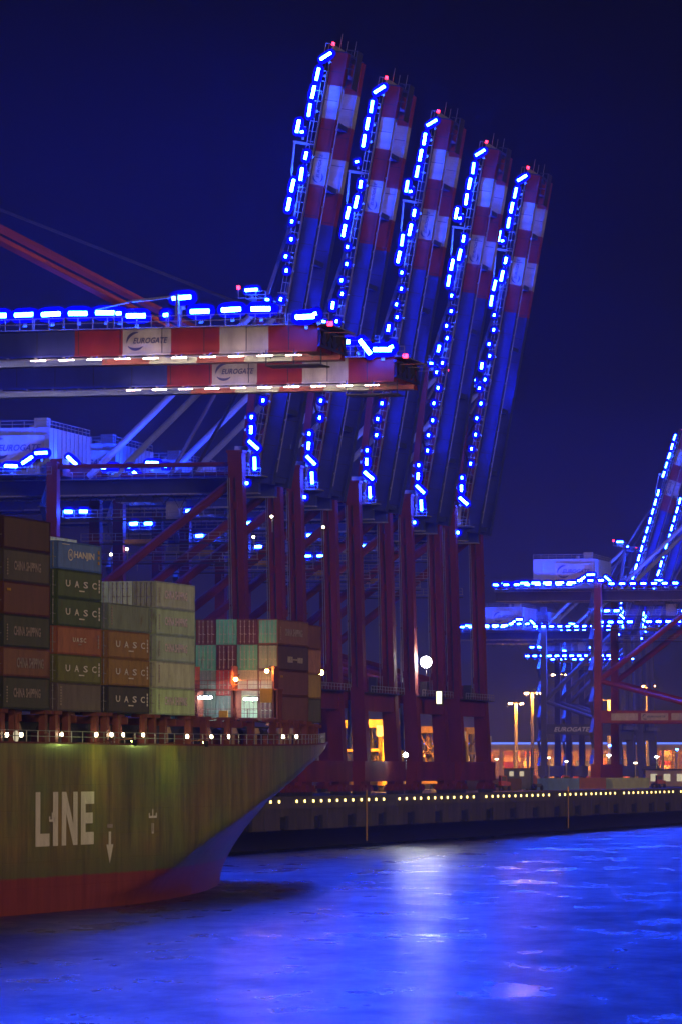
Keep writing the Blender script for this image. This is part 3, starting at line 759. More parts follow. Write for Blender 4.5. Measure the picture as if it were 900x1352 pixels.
# E
rect(mb, y, y + 1.3, LZ0, LZ1, W)
for z0, z1, e_ in ((LZ0, LZ0 + 1.15, 3.6), (LZ0 + 1.95, LZ0 + 2.95, 3.3), (LZ1 - 1.15, LZ1, 3.7)): rect(mb, y + 1.3, y + e_, z0, z1, W)
o = mb.build('hull_lettering', ship); o['label'] = 'tall white LINE letters'
LY = y
def hull_mark(px, py, w_, h_, kind):
    # find y,z of the photo pixel on the plating
    best = None
    Mi = Matrix.Translation(C0) @ Matrix.Rotation(-SA, 4, 'Z')
    for i in range(400):
        yy = -60 + i * .3
        D = (Mi @ Vector((20, yy, 0))).y
        z = at(px, py, D).z; P = Mi @ Vector((hull_b(yy, z), yy, z)); z = at(px, py, P.y).z
        P = Mi @ Vector((hull_b(yy, z), yy, z))
        e_ = abs(450 + F * P.x / P.y - px)
        if best is None or e_ < best[0]: best = (e_, yy, z)
    _, yy, z = best; mb = MB()
    if kind == 'arrow':
        rect(mb, yy - .35, yy + .35, z - .2, z + h_, M['letter']); hull_patch(mb, ((yy - 1.0, z - .2), (yy, z - 2.0), (yy, z - 2.0), (yy + 1.0, z - .2)), M['letter'])
        rect(mb, yy - .8, yy + .8, z + h_ + .35, z + h_ + .7, M['faded'])
    else:
        rect(mb, yy - w_ / 2, yy + w_ / 2, z, z + .22, M['letter']); rect(mb, yy - .14, yy + .14, z + .22, z + .85, M['letter'])
        rect(mb, yy - w_ / 2, yy - w_ / 2 + .3, z + .22, z + .5, M['letter']); rect(mb, yy + w_ / 2 - .3, yy + w_ / 2, z + .22, z + .5, M['letter'])
        if h_ > 1: rect(mb, yy - .3, yy - .12, z - 1.3, z - .5, M['letter']); rect(mb, yy + .12, yy + .3, z - 1.3, z - .5, M['letter']); rect(mb, yy - .3, yy + .3, z - 1.5, z - 1.3, M['letter'])
    mb.build('hull_mark', ship)
hull_mark(145, 1112, 1, 1.0, 'arrow'); hull_mark(69, 1085, 1.6, .8, 'tug'); hull_mark(202, 1080, 2.4, 1.6, 'tug')

# lights added to streak the hull green, housings hiding them from view
for yy in (-11.5, -33.0):
    z = zdeck(yy); b = hull_b(yy, z); mb = MB()
    DX = 2.2; mb.bar((b - .4, yy, z + .1), (b + DX + 1.5, yy, z + .5), .1, .1, M['bridge'])
    mb.add([(b + DX + 1.35, yy - .3, z + .3), (b + DX + 1.35, yy + .3, z + .3), (b + DX + 1.6, yy + .3, z - .1), (b + DX + 1.6, yy - .3, z - .1)], [(0, 1, 2, 3)], M['added_hull_glow'])
    mb.add([(b + DX + 1.37, yy - .36, z + .36), (b + DX + 1.37, yy + .36, z + .36), (b + DX + 1.66, yy + .36, z - .22), (b + DX + 1.66, yy - .36, z - .22), (b + DX + 1.72, yy - .36, z + .36), (b + DX + 1.72, yy + .36, z + .36), (b + DX + 1.72, yy + .36, z - .22), (b + DX + 1.72, yy - .36, z - .22)], [(0, 3, 2, 1), (4, 5, 6, 7), (0, 1, 5, 4), (1, 2, 6, 5), (3, 0, 4, 7), (2, 3, 7, 6)], M['dark'])
    mb.build('added_hull_light', ship)
# deck furniture: pillars, rails, coaming, ventilators
CZ = 18.35      # underside of the containers
def pillar(y, x=23.0, ztop=CZ):
    mb = MB(); z0 = zdeck(y) - .3
    mb.bb((x - .3, y - .35, z0), (x + .3, y + .35, ztop - .35), M['bridge']); mb.bb((x - .9, y - .95, ztop - .35), (x + .5, y + .95, ztop - .02), M['bridge'])
    mb.build('lashing_post', ship)
bays = [-69.0, -54.8, -40.6, -26.4, -12.2]
for b in bays:
    for dy in (.4, 11.8): pillar(b + dy)
    pillar(b + 6.1, 22.2)
for yy in (6, 14, 22, 30, 38, 46, 54): pillar(yy, min(22.5, hull_b(yy, 15.5) - 1.0))
for yy in (65, 70, 76, 79.5, 90): pillar(yy, min(12, hull_b(yy, 15.8) - .8))
mb = MB()
for a, b in ((-72, 28),): mb.bb((14.5, a, 15.1), (19.6, b, 17.3), M['dark'])
mb.bb((-18, -72, 15.1), (14.5, 60, 17.7), M['dark']); mb.bb((-9, 60, 15.4), (9, 92, 17.9), M['dark'])
mb.build('hatch_coaming', ship)
for i in range(13):
    mb = MB(); yy = -70 + i * 7.4; mb.bb((19.4, yy, 17.32), (22.6, yy + .22, 18.0), M['bridge']); mb.build('hatch_stay', ship)
mb = MB(); last = None
for i in range(62):
    yy = -72 + i * 3; z = zdeck(yy); p = Vector((hull_b(yy, z) - .25, yy, z))
    mb.bar(p, p + Vector((0, 0, 1.1)), .08, .08, M['steel'])
    if last is not None:
        for h in (1.1, .6): mb.bar(last + Vector((0, 0, h)), p + Vector((0, 0, h)), .07, .07, M['steel'])
    last = p
mb.build('deck_railing', ship)
random.seed(3)
for yy in (-62, -46, -33, -20, -3, 10, 19, 27, 37, 43, 50, 57):
    x = min(21.4, hull_b(yy, 15.5) - 2.4); mb = MB(); z = zdeck(yy)
    mb.tube((x, yy, z - .2), (x, yy, z + 1.2), .28, M['cream']); mb.tube((x, yy, z + 1.2), (x, yy, z + 1.8), .62, M['cream'], 12, .45)
    mb.build('ventilator', ship)
# winch boxes and lockers
for yy in (-57, -37, -22, -8, 5, 16, 24, 33, 47):
    mb = MB(); x = min(20.6, hull_b(yy, 15.5) - 3); z = zdeck(yy)
    mb.bb((x - .6, yy - 1, z - .2), (x + .6, yy + 1, z + 1.0), M['bridge']); mb.tube((x + .2, yy - .7, z + 1.3), (x + .2, yy + .7, z + 1.3), .45, M['dark']); mb.build('winch', ship)

Mship = Matrix.Translation(C0) @ Matrix.Rotation(-SA, 4, 'Z'); MshipI = Mship.inverted()
def ship_pt(px, py, y):
    """ship-local point seen at photo pixel with local y given"""
    D = 450
    for _ in range(12):
        q = MshipI @ at(px, py, D); D += (y - q.y) * .93
    return MshipI @ at(px, py, D)
def deck_lamp(px, py, y, m='warm_lamp', r=.2):
    q = ship_pt(px, py, y); mb = MB()
    mb.tube(q + Vector((-.08, -.12, 0)), q + Vector((.1, -.12, 0)), r, M[m], 10); mb.bb(q + Vector((-.4, -.2, -.1)), q + Vector((-.1, .1, .12)), M['dark'])
    mb.bar(q + Vector((-.3, 0, 0)), q + Vector((-.3, 0, 1.9)), .1, .1, M['bridge']); mb.build('deck_lamp', ship)
for px, y in ((10, -53.6), (29, -49.5), (82, -39.4), (128, -29.6), (148, -25.2), (164, -21.6), (190, -16.0), (248, -2.0), (280, 5.4), (303, 11.6), (374, 33), (392, 40)):
    deck_lamp(px, 970 + (px > 200) * 2.5, y)
deck_lamp(22, 972, -51, 'window_lit', .5)

# lashing bridge aft of the forward bays, with two bright white lamps
def bridge_pt(px, py): return ship_pt(px, py, 60.5)
lb = MB()
q0 = bridge_pt(255, 978); q1 = bridge_pt(368, 978)
zb = q0.z
def bz(py): return bridge_pt(300, py).z
xs = [bridge_pt(px, 950).x for px in (262, 312, 366)]
for x in xs:
    lb.bb((x - .28, 59.4, zdeck(60)), (x - .02, 61.2, bz(880)), M['bridge']); lb.bb((x + .2, 59.4, zdeck(60)), (x + .42, 61.2, bz(912)), M['bridge'])
for py in (950, 912): lb.bb((xs[0] - .5, 59.2, bz(py)), (xs[2] + .5, 61.4, bz(py) + .18), M['bridge'])
for py in (950, 912): lb.rail((xs[0], 59.25, bz(py) + .18), (xs[2], 59.25, bz(py) + .18), M['bridge'], 1.0, 1.6, .07)
lb.build('lashing_bridge', ship)
mb = MB(); p_ = bridge_pt(305, 940); mb.bb((p_.x - .9, 58.9, bz(950)), (p_.x + .1, 59.15, bz(950) + 1.0), M['yellow']); mb.build('warning_board', ship); mb = MB(); p_ = bridge_pt(358, 915); mb.bb((p_.x - .8, 58.9, bz(912) - 1.4), (p_.x + .6, 59.15, bz(912) + .2), M['yellow']); mb.build('warning_board', ship)
for px, py in ((271, 921), (331, 923)):
    q = ship_pt(px, py, 59.0); mb = MB()
    mb.bb(q + Vector((-.75, -.12, -.12)), q + Vector((.75, .12, .12)), M['white_lamp']); mb.bb(q + Vector((-.8, -.15, .13)), q + Vector((.8, .15, .3)), M['dark']); mb.build('bridge_lamp', ship)
# sodium deck lights that shine on the second tier doors
for px, py in ((311, 897), (352, 886)):
    q = ship_pt(px, py, 58.6); mb = MB(); mb.tube(q, q + Vector((0, .25, 0)), .2, M['sodium_soft'], 10); mb.bar(q + Vector((0, .1, .2)), q + Vector((0, 1.5, .6)), .1, .1, M['bridge']); mb.build('bridge_lamp', ship)
q = ship_pt(423, 888, 92.5); mb = MB(); mb.tube(q, q + Vector((.2, -.2, 0)), .3, M['sodium_soft'], 10); mb.bar(q, q + Vector((-1.4, .3, 0)), .12, .12, M['bridge']); mb.build('bow_lamp', ship)
# foremast on the forecastle
mb = MB(); mx_, my_ = 5.2, 99.0; zf = zdeck(my_) - .2
mb.tube((mx_, my_, zf), (mx_, my_, zf + 10), .4, M['dark'], 10, .2); mb.bar((mx_ - 1.5, my_, zf + 7.2), (mx_ + 1.5, my_, zf + 7.2), .2, .2, M['dark']); mb.bb((mx_ - .8, my_ - .8, zf + 5.2), (mx_ + .8, my_ + .8, zf + 5.4), M['dark'])
for k in range(3): mb.bar((mx_ + (k - 1) * 1.8, my_ + 1.5, zf), (mx_, my_, zf + 5), .15, .15, M['dark'])
mb.build('foremast', ship)
for dz, m in ((7.6, 'warm_lamp'), (5.9, 'red_lamp')):
    mb = MB(); mb.tube((mx_ + .5, my_ - .5, zf + dz), (mx_ + .5, my_ - .5, zf + dz + .4), .22, M[m], 8); mb.build('mast_lamp', ship)
# anchor in its pocket under the flare
mb = MB(); q = on_hull(99, 12.8, .1)
mb.bb(q + Vector((-.2, -.8, -1)), q + Vector((.5, .8, .6)), M['dark']); mb.bar(q + Vector((.2, 0, .4)), q + Vector((.2, 0, 1.8)), .35, .35, M['dark']); mb.bar(q + Vector((.3, -1.4, -.7)), q + Vector((.3, 1.4, -.7)), .5, .5, M['dark']); mb.build('anchor', ship)

# ------------------------------------------------------------------ containers
CL, CW = 12.19, 2.44
def container_meshes(H):
    P = M['container']; mb = MB()
    # frame: posts, rails, corner castings
    hx, hy = CW / 2, CL / 2
    for x in (-1, 1):
        for y in (-1, 1):
            mb.bb((x * hx - (.16 if x > 0 else 0), y * hy - (.16 if y > 0 else 0), 0), (x * hx + (.16 if x < 0 else 0), y * hy + (.16 if y < 0 else 0), H), P)
        mb.bb((min(x * hx, x * (hx - .12)), -hy + .16, .0), (max(x * hx, x * (hx - .12)), hy - .16, .17), P)
        mb.bb((min(x * hx, x * (hx - .12)), -hy + .16, H - .12), (max(x * hx, x * (hx - .12)), hy - .16, H), P)
    mb.bb((-hx + .16, hy - .12, 0), (hx - .16, hy, .17), P); mb.bb((-hx + .16, hy - .12, H - .12), (hx - .16, hy, H), P)
    mb.bb((-hx + .16, -hy, 0), (hx - .16, -hy + .12, .17), P); mb.bb((-hx + .16, -hy, H - .12), (hx - .16, -hy + .12, H), P)
    # corrugated long sides
    for x in (-1, 1):
        vs = []; fs = []; y = -hy + .16; k = 0; pat = (.07, .07, .07, .07); dep = (.10, .03, .03, .10)
        pts = []
        while y < hy - .16: pts.append((y, dep[k % 4])); y += .0725 if k % 2 == 0 else .0665; k += 1
        pts.append((hy - .16, .03))
        for y, d in pts: vs += [(x * (hx - d), y, .17), (x * (hx - d), y, H - .12)]
        for i in range(len(pts) - 1):
            q = (2 * i, 2 * i + 2, 2 * i + 3, 2 * i + 1); fs.append(q if x > 0 else q[::-1])
        mb.add(vs, fs, P)
    mb.add([(-hx + .05, -hy + .1, H - .03), (hx - .05, -hy + .1, H - .03), (hx - .05, hy - .1, H - .03), (-hx + .05, hy - .1, H - .03)], [(0, 1, 2, 3)], P)
    mb.add([(-hx + .05, hy - .06, .1), (hx - .05, hy - .06, .1), (hx - .05, hy - .06, H - .1), (-hx + .05, hy - .06, H - .1)], [(0, 3, 2, 1)], P)
    mb.add([(-hx + .05, -hy + .1, .03), (hx - .05, -hy + .1, .03), (hx - .05, hy - .1, .03), (-hx + .05, hy - .1, .03)], [(3, 2, 1, 0)], P)
    body = mb.mesh('body')
    d = MB(); d.bb((0.02, -.05, .18), (1.05, 0, H - .13), P)
    for k in range(4): d.bb((.07, -.075, .35 + k * (H - .5) / 4), (1.0, -.05, .35 + k * (H - .5) / 4 + (H - .5) / 4 - .22), P)
    door = d.mesh('door')
    b = MB(); b.tube((0, 0, .12), (0, 0, H - .08), .035, M['steel'], 6)
    for z in (.3, H * .42, H * .7, H - .3): b.bb((-.07, -.03, z), (.07, .03, z + .1), M['steel'])
    b.bb((-.02, -.06, H * .4), (.3, -.02, H * .4 + .06), M['steel'])
    return body, door, b.mesh('locking_bar')
CM = {2.59: container_meshes(2.59), 2.9: container_meshes(2.9)}
def text_mesh(kind, H):
    k = ('ct', kind, H)
    if k in _txt: return _txt[k]
    mb = MB(); x = CW / 2 + .012; ex, ey = (0, 1, 0), (0, 0, 1); L = M['letter']; Fd = M['faded']
    if kind == 'uasc':
        for i, ch in enumerate('UASC'): put_text(mb, ch, (x, -3.9 + i * 2.45, H * .40), ex, ey, 1.25, .62, L, bold=.02)
        for i in range(4): mb.bb((x, 5.25, H * .28 + i * .33), (x + .004, 5.6, H * .28 + i * .33 + .26), L)
        mb.bb((x, -.2, H * .26), (x + .004, 1.3, H * .26 + .12), L)
    elif kind == 'uasc_small':
        for i, ch in enumerate('UASC'): put_text(mb, ch, (x, -1.9 + i * .98, H * .46), ex, ey, .75, .42, L, bold=.02)
        mb.bb((x, -.4, H * .36), (x + .004, .5, H * .36 + .12), Fd)
        for i in range(4): mb.bb((x, 5.05, H * .28 + i * .33), (x + .004, 5.4, H * .28 + i * .33 + .26), Fd)
    elif kind in ('china', 'china_white'):
        put_text(mb, 'CHINA SHIPPING', (x, -3.4, H * .36), ex, ey, 7.0, .85, Fd if kind == 'china' else M['fresh_letter'], bold=.03)
        for i in range(6): mb.bb((x, -5.2, H * .2 + i * .26), (x + .004, -4.9, H * .2 + i * .26 + .14), Fd)
    elif kind == 'hanjin':
        put_text(mb, 'HANJIN', (x, -1.6, H * .38), ex, ey, 5.6, .8, L, bold=.03)
        vs = []; c = Vector((x, -2.6, H * .38 + .4)); n = 24
        for i in range(n):
            a = 2 * math.pi * i / n
            vs += [c + Vector((0, math.cos(a) * .72, math.sin(a) * .55)), c + Vector((0, math.cos(a) * .58, math.sin(a) * .43))]
        mb.add(vs, [(2 * i, (2 * i + 2) % (2 * n), (2 * i + 3) % (2 * n), 2 * i + 1) for i in range(n)], L)
        put_text(mb, 'H', c + Vector((0, -.28, -.24)), ex, ey, .56, .48, L, bold=.03)
        for i in range(3): mb.bb((x, 5.0, H * .3 + i * .5), (x + .004, 5.5, H * .3 + i * .5 + .3), M['yellow'])
        mb.bb((x, -4.9, H - .3), (x + .004, -2.9, H - .24), L)
    elif kind == 'stripes':
        for i in range(7): mb.bb((x, -5.3, H * .2 + i * .26), (x + .004, -4.9, H * .2 + i * .26 + .16), Fd)
    elif kind == 'tag':
        mb.bb((x, -5.2, H * .72), (x + .004, -4.2, H * .72 + .22), M['yellow'])
    elif kind == 'patches':
        mb.bb((x, -2.4, H * .32), (x + .004, -.3, H * .56), Fd); mb.bb((x, 1.6, H * .32), (x + .004, 3.7, H * .54), Fd); mb.bb((x + .001, -.4, H * .42), (x + .005, 1.7, H * .47), Fd)
    elif kind == 'faint':
        put_text(mb, 'CHINA SHIPPING', (x, -2.6, H * .3), ex, ey, 7.0, .95, Fd, bold=.03)
    _txt[k] = mb.mesh('lettering'); return _txt[k]
COL = {  # name: colour
    'dark brown': (.07, .028, .024), 'grey green': (.075, .072, .06), 'brown red': (.14, .045, .033), 'dark green': (.055, .06, .042), 'rust brown': (.20, .085, .055),
    'blue': (.10, .22, .62), 'green': (.075, .12, .05), 'orange brown': (.40, .15, .06), 'olive': (.17, .17, .04), 'slate grey': (.15, .12, .12),
    'teal grey': (.22, .30, .25), 'mustard brown': (.33, .20, .05), 'pale sage': (.58, .68, .54), 'pale green': (.54, .72, .47), 'grey sage': (.46, .57, .46),
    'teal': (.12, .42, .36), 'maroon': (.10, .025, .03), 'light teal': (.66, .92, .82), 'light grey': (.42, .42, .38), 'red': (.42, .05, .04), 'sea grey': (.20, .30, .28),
    'salmon brown': (.36, .16, .10),
}
GROUP = 'containers stacked on the ship'
def container(y, x, z, H, colname, kind, label, doors=True):
    col = COL[colname]; c = tuple(min(1, max(0, v * .96 * random.uniform(.93, 1.07))) for v in col) + (1,)
    w_ = Mship @ Vector((x, y + CL / 2, z))
    t = thing('shipping_container', label, 'container', w_, -SA, GROUP)
    bo, do, ba = CM[H]
    b = linkmesh('body', bo, t); b.color = c
    if doors:
        for sx in (1, -1):
            d = linkmesh('door', do, t, (0 if sx > 0 else -1.07, -CL / 2 + .02, 0)); d.color = c
            for bx in (.3, .78): linkmesh('locking_bar', ba, d, (bx, -.1, 0))
    if kind: linkmesh('lettering', text_mesh(kind, H), t)
    return t
ORD = ['bottom', 'second tier', 'third tier', 'fourth tier', 'fifth tier', 'sixth tier', 'seventh tier']
def stack(y, x, specs, where, doors=True, z=CZ):
    n = len(specs)
    for i, (H, col, kind) in enumerate(specs):
        pos = 'top' if i == n - 1 else ORD[i]
        mark = {'uasc': ' with wide white letters', 'uasc_small': ' with small white letters', 'china': ' with faded lettering', 'china_white': ' with white lettering', 'hanjin': ' with white lettering',
                'stripes': ' with pale marks', 'tag': ' with a small yellow tag', 'patches': ' with two pale patches', 'faint': ' with faint lettering', None: ''}[kind]
        lab = f'{col} container{mark}, {pos} of {where}'
        container(y, x, z, H, col, kind, lab, doors); z += H + .03
XO = 23.5 - CW / 2
P2 = 2.5
h, l = 2.9, 2.59
stack(bays[1], XO, [(2.9, 'dark green', 'china'), (2.59, 'rust brown', 'faint'), (h, 'dark green', 'china'), (h, 'brown red', 'tag'), (h, 'grey green', 'china'), (h, 'dark brown', None)], 'the leftmost stack of six')
stack(bays[2], XO, [(l, 'slate grey', 'stripes'), (l, 'olive', 'uasc'), (l, 'orange brown', 'uasc_small'), (l, 'green', 'uasc'), (l, 'green', 'uasc'), (l, 'blue', 'hanjin')], 'the blue topped stack')
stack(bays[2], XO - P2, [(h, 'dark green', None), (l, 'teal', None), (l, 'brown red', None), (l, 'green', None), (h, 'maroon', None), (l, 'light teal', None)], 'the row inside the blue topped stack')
stack(bays[3], XO, [(l, 'dark green', 'uasc'), (l, 'mustard brown', 'uasc'), (l, 'mustard brown', 'uasc'), (l, 'teal grey', 'stripes')], 'the low stack of four amidships')
stack(bays[4], XO, [(l, 'pale green', 'china_white'), (l, 'pale sage', 'stripes'), (l, 'grey sage', 'china_white'), (l, 'grey sage', 'china_white'), (l, 'grey sage', 'china_white')], 'the pale stack of five')
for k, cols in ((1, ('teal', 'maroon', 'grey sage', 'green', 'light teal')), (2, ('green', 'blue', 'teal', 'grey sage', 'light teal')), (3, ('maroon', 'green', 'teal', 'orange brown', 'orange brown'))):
    stack(bays[4], XO - P2 * k, [(l, c, None) for c in cols], ['', 'the first row behind the pale stack', 'the second row behind the pale stack', 'the third row behind the pale stack'][k])
stack(bays[1], XO - P2, [(h, c, None) for c in ('green', 'brown red', 'slate grey', 'dark green', 'orange brown', 'red')], 'the row inside the leftmost stack')
stack(bays[0], XO, [(h, c, None) for c in ('dark green', 'brown red', 'slate grey', 'dark green', 'brown red')], 'the stack astern of the leftmost six')
# forward bays
FY = 64.5; XB = 12.4 - CW / 2
doorcols = [
    # from outboard to inboard, bottom to top
    [('brown red', None), ('brown red', 'tag'), ('dark brown', 'patches'), ('rust brown', 'china')],
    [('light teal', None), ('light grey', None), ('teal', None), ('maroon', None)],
    [('sea grey', None), ('red', None), ('maroon', None), ('teal', None)],
    [('sea grey', None), ('sea grey', None), ('teal', None), ('maroon', None)],
    [('green', None), ('red', None), ('maroon', None), ('teal', None)],
    [('teal', None), ('green', None), ('blue', None), ('maroon', None)],
]
# the outermost column shows its door end in the column beside; door ends seen are columns 0..3
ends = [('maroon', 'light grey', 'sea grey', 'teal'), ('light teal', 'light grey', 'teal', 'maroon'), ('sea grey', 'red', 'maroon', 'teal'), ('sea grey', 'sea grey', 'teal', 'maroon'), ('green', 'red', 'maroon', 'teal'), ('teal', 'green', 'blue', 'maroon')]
names = ['the outermost forward stack', 'the second forward row', 'the third forward row', 'the fourth forward row', 'the fifth forward row', 'the sixth forward row']
fz = 18.55
for k in range(6):
    z = fz
    for i in range(4):
        if k == 0:
            col, kind = doorcols[0][i]
            t = container(FY, XB, z, 2.9, col, kind, f'{col} container with a {ends[0][i]} door end, {["bottom","second tier","third tier","top"][i]} of {names[0]}')
            dc = COL[ends[0][i]]
            for ch in t.children:
                if ch.name.startswith('door'): ch.color = (*dc, 1)
        else:
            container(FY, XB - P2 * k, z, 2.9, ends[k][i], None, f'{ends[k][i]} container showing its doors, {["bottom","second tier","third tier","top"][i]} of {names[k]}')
        z += 2.93
stack(FY + 13.6, XB - P2, [(2.9, 'grey green', None), (2.9, 'mustard brown', None), (2.9, 'salmon brown', None), (2.9, 'brown red', 'stripes')], 'the foremost stack behind the bow', True, fz)
stack(FY + 13.6, XB - 2 * P2, [(2.9, 'green', None), (2.9, 'maroon', None), (2.9, 'teal', None), (2.9, 'maroon', None)], 'the second row of the foremost bay', True, fz)

# ------------------------------------------------------------------ terminal behind the cranes
shed = thing('light_blur_shed', 'long open fronted shed standing in for an orange light blur with a blue edge', 'shed')  # shed added in place of a blurred band of orange and blue light
p0 = at(545, 1000, 1900); p1 = at(1150, 1000, 1900)
sx0, sx1, sy = p0.x, p1.x, 1900
mb = MB(); mb.bb((sx0, sy + .3, 23.4), (sx1, sy + 40, 23.9), M['shed_wall']); mb.bb((sx0, sy, 21.6), (sx1, sy + .3, 23.9), M['shed_wall']); mb.build('roof', shed)
mb = MB(); mb.bb((sx0, sy + 39, QZ), (sx1, sy + 40, 23.38), M['shed_wall']); mb.build('back_wall', shed)
n = 34
for i in range(n):
    x = sx0 + (sx1 - sx0) * (i + .5) / n
    mb = MB(); mb.bb((x - .6, sy + .4, QZ), (x + .6, sy + 1.6, 23.38), M['shed_wall']); mb.build('column', shed)
mb = MB(); mb.bb((sx0, sy - .5, 23.95), (sx1, sy - .1, 24.75), M['strip_blue']); mb.build('blur_light_strip', shed)
for i in (0, 1, 2, 4, 5, 7, 8, 9, 11, 13, 14, 16):
    x = sx0 + (sx1 - sx0) * (i + .5) / 17
    mb = MB(); mb.bb((x - 4, sy + 8, 22.9), (x + 4, sy + 9.2, 23.15), M['sodium_soft']); mb.build('ceiling_lamp', shed)
random.seed(21)
names_ = ['crate_stack', 'paper_roll_stack', 'pallet_stack']
for k in range(20):
    x = sx0 + (sx1 - sx0) * (k + random.uniform(.1, .6)) / 20; w_ = random.uniform(3, 8); h_ = random.uniform(7, 12.5)
    mb = MB(); z = QZ; n_ = 0
    while z < QZ + h_:
        hh = random.uniform(1.6, 2.6); dx = random.uniform(-.6, .6); mb.bb((x + dx - w_ / 2, sy + 13, z), (x + dx + w_ / 2, sy + 17 + random.random(), z + hh - .06), M[random.choice(['cream', 'oxide', 'shed_wall', 'bridge', 'cabin_blue', 'dark'])]); z += hh - .07
    mb.build('goods_stack', shed)
for k in range(7):
    x = sx0 + (sx1 - sx0) * (k + .5 + random.uniform(-.3, .3)) / 7
    mb = MB(); mb.bb((x - 5, sy + 10, 18.6), (x + 5, sy + 10.3, 18.9), M['oxide']); mb.build('crane_rail', shed)

# sodium light masts
def mast_at(px, py, D, label, n=4, hr=2.6):
    q = at(px, py, D); t = thing('light_mast', label, 'light mast', (q.x, D, QZ), 0, 'sodium light masts in the yard'); h = q.z - QZ
    mb = MB(); mb.tube((0, 0, 0), (0, 0, h - .6), .75, M['mast'], 12, .5); mb.build('pole', t)
    mb = MB(); mb.tube((0, 0, h - .7), (0, 0, h - .4), hr, M['mast'], 16); mb.build('head_ring', t)
    for i in range(n):
        a = 2 * math.pi * (i + .5) / n
        mb = MB(); c = Vector((math.cos(a) * (hr + .3), math.sin(a) * (hr - .3), h - .7)); mb.bb(c + Vector((-.55, -.4, -.35)), c + Vector((.55, .4, -.02)), M['added_sodium' if hr < 1 else 'sodium']); mb.bb(c + Vector((-.65, -.5, 0)), c + Vector((.65, .5, .3)), M['dark']); mb.bb(c + Vector((-.9, -.75, -1.0)), c + Vector((.9, -.62, .28)), M['dark']) if hr < 1 else None; mb.build('mast_lamp', t)
    return t
mast_at(680.5, 926, 1640, 'shorter of two bright orange light masts standing in the open sky gap')
mast_at(702, 912, 1600, 'taller of two bright orange light masts standing in the open sky gap')
mast_at(737, 888, 1700, 'orange light mast seen just behind the grey crane leg')
mast_at(854, 903, 1680, 'orange light mast behind the red crane braces', 4)
mast_at(803, 922, 1680, 'small orange light mast between the two red crane legs', 3)
mast_at(472, 938, 903, 'added orange light mast, unseen behind the legs of the middle crane', 3, .8)  # unseen shielded masts added to light the yard behind the legs
mast_at(602, 930, 1020, 'added orange light mast, unseen behind the legs of the last raised crane', 3, .8)

# small lamp posts scattered over the yard
def yard_lamp(px, py, D, m, label):
    q = at(px, py, D); t = thing('yard_lamp', label, 'lamp post', (q.x, D, QZ), 0, 'small lamp posts in the yard'); h = q.z - QZ
    mb = MB(); mb.tube((0, 0, 0), (0, 0, h), .16, M['mast'], 8); mb.build('pole', t)
    mb = MB(); mb.bb((-.45, -.35, h), (.45, .2, h + .3), M[m]); mb.bb((-.5, -.3, h + .3), (.5, .3, h + .42), M['dark']); mb.build('lamp_head', t)
yard_lamp(803, 998, 1205, 'white_lamp', 'white lamp post between the two red crane legs')
yard_lamp(805, 985, 1240, 'blue_dim', 'blue lamp post just above a white one at the red crane')
yard_lamp(747, 1006, 1400, 'warm_lamp', 'warm lamp post under the grey crane lettering')
yard_lamp(724, 1001, 1450, 'warm_lamp', 'warm lamp post at the foot of the grey crane legs')
yard_lamp(866, 1000, 1400, 'white_lamp', 'white lamp post before the right part of the shed')
yard_lamp(838, 1008, 1350, 'warm_lamp', 'warm lamp post right of the red crane legs')
yard_lamp(655, 1003, 1400, 'warm_lamp', 'warm lamp post near the left end of the open shed view')
yard_lamp(893, 990, 1500, 'blue_dim', 'blue lamp post far behind the yard office')

# straddle carriers in the yard
def straddle_carrier(px, D, label, rz=.25, sc_=1.0):
    q = at(px, 1018, D); t = thing('straddle_carrier', label, 'straddle carrier', (q.x, D, QZ), rz, 'straddle carriers in the yard')
    Y = M['yellow']
    for x in (-2.3, 2.3):
        mb = MB()
        for y in (-4, 4): mb.bar((x, y, 1.6), (x, y * .9, 13.5), .7, .7, Y)
        mb.bar((x, -4.6, 1.7), (x, 4.6, 1.7), .9, .9, Y); mb.bar((x, -4, 13.5), (x, 4, 13.5), .8, .8, Y)
        mb.bar((x, -3.8, 2), (x, 3.6, 13), .3, .3, Y); mb.bar((x, 3.8, 7), (x, -3.7, 13), .3, .3, Y); mb.build('side_frame', t)
        for y in (-4, -1.4, 1.4, 4):
            mb = MB(); mb.tube((x - .3, y, .8), (x + .3, y, .8), .8, M['rubber'], 14); mb.build('wheel', t)
    mb = MB(); mb.bb((-2.8, -4.5, 13.6), (2.8, 4.5, 14.6), Y)
    for y in (-4, 0, 4): mb.bb((-2.3, y - .3, 13), (2.3, y + .3, 13.6), Y)
    mb.build('top_frame', t)
    mb = MB(); mb.bb((.6, -6.2, 11.2), (2.4, -4.5, 13.4), M['cab_grey']); mb.build('cab', t)
    mb = MB(); mb.bb((-1.2, -3.5, 8.2), (1.2, 3.5, 8.7), Y)
    for y in (-3, 3): mb.bar((0, y, 8.7), (0, y, 13.2), .12, .12, M['dark'])
    mb.build('spreader', t)
    return t
straddle_carrier(459, 930, 'yellow straddle carrier beside the ship bow, behind the crane legs')
straddle_carrier(498, 950, 'yellow straddle carrier between the second and third pair of crane legs', .9)
straddle_carrier(508, 1000, 'yellow straddle carrier farther back, half hidden by a crane leg', .4)
straddle_carrier(566, 1080, 'yellow straddle carrier left of the dark slanting crane leg', .5)
straddle_carrier(464, 960, 'yellow straddle carrier just behind the one beside the ship bow', 1.2)
straddle_carrier(489, 925, 'yellow straddle carrier closest to the second pair of crane legs', .1)
straddle_carrier(577, 1060, 'yellow straddle carrier touching the dark slanting crane leg', 1.1)
straddle_carrier(611, 1090, 'yellow straddle carrier left of the last crane leg', .7)
straddle_carrier(622, 1200, 'yellow straddle carrier under the last raised crane', .5)
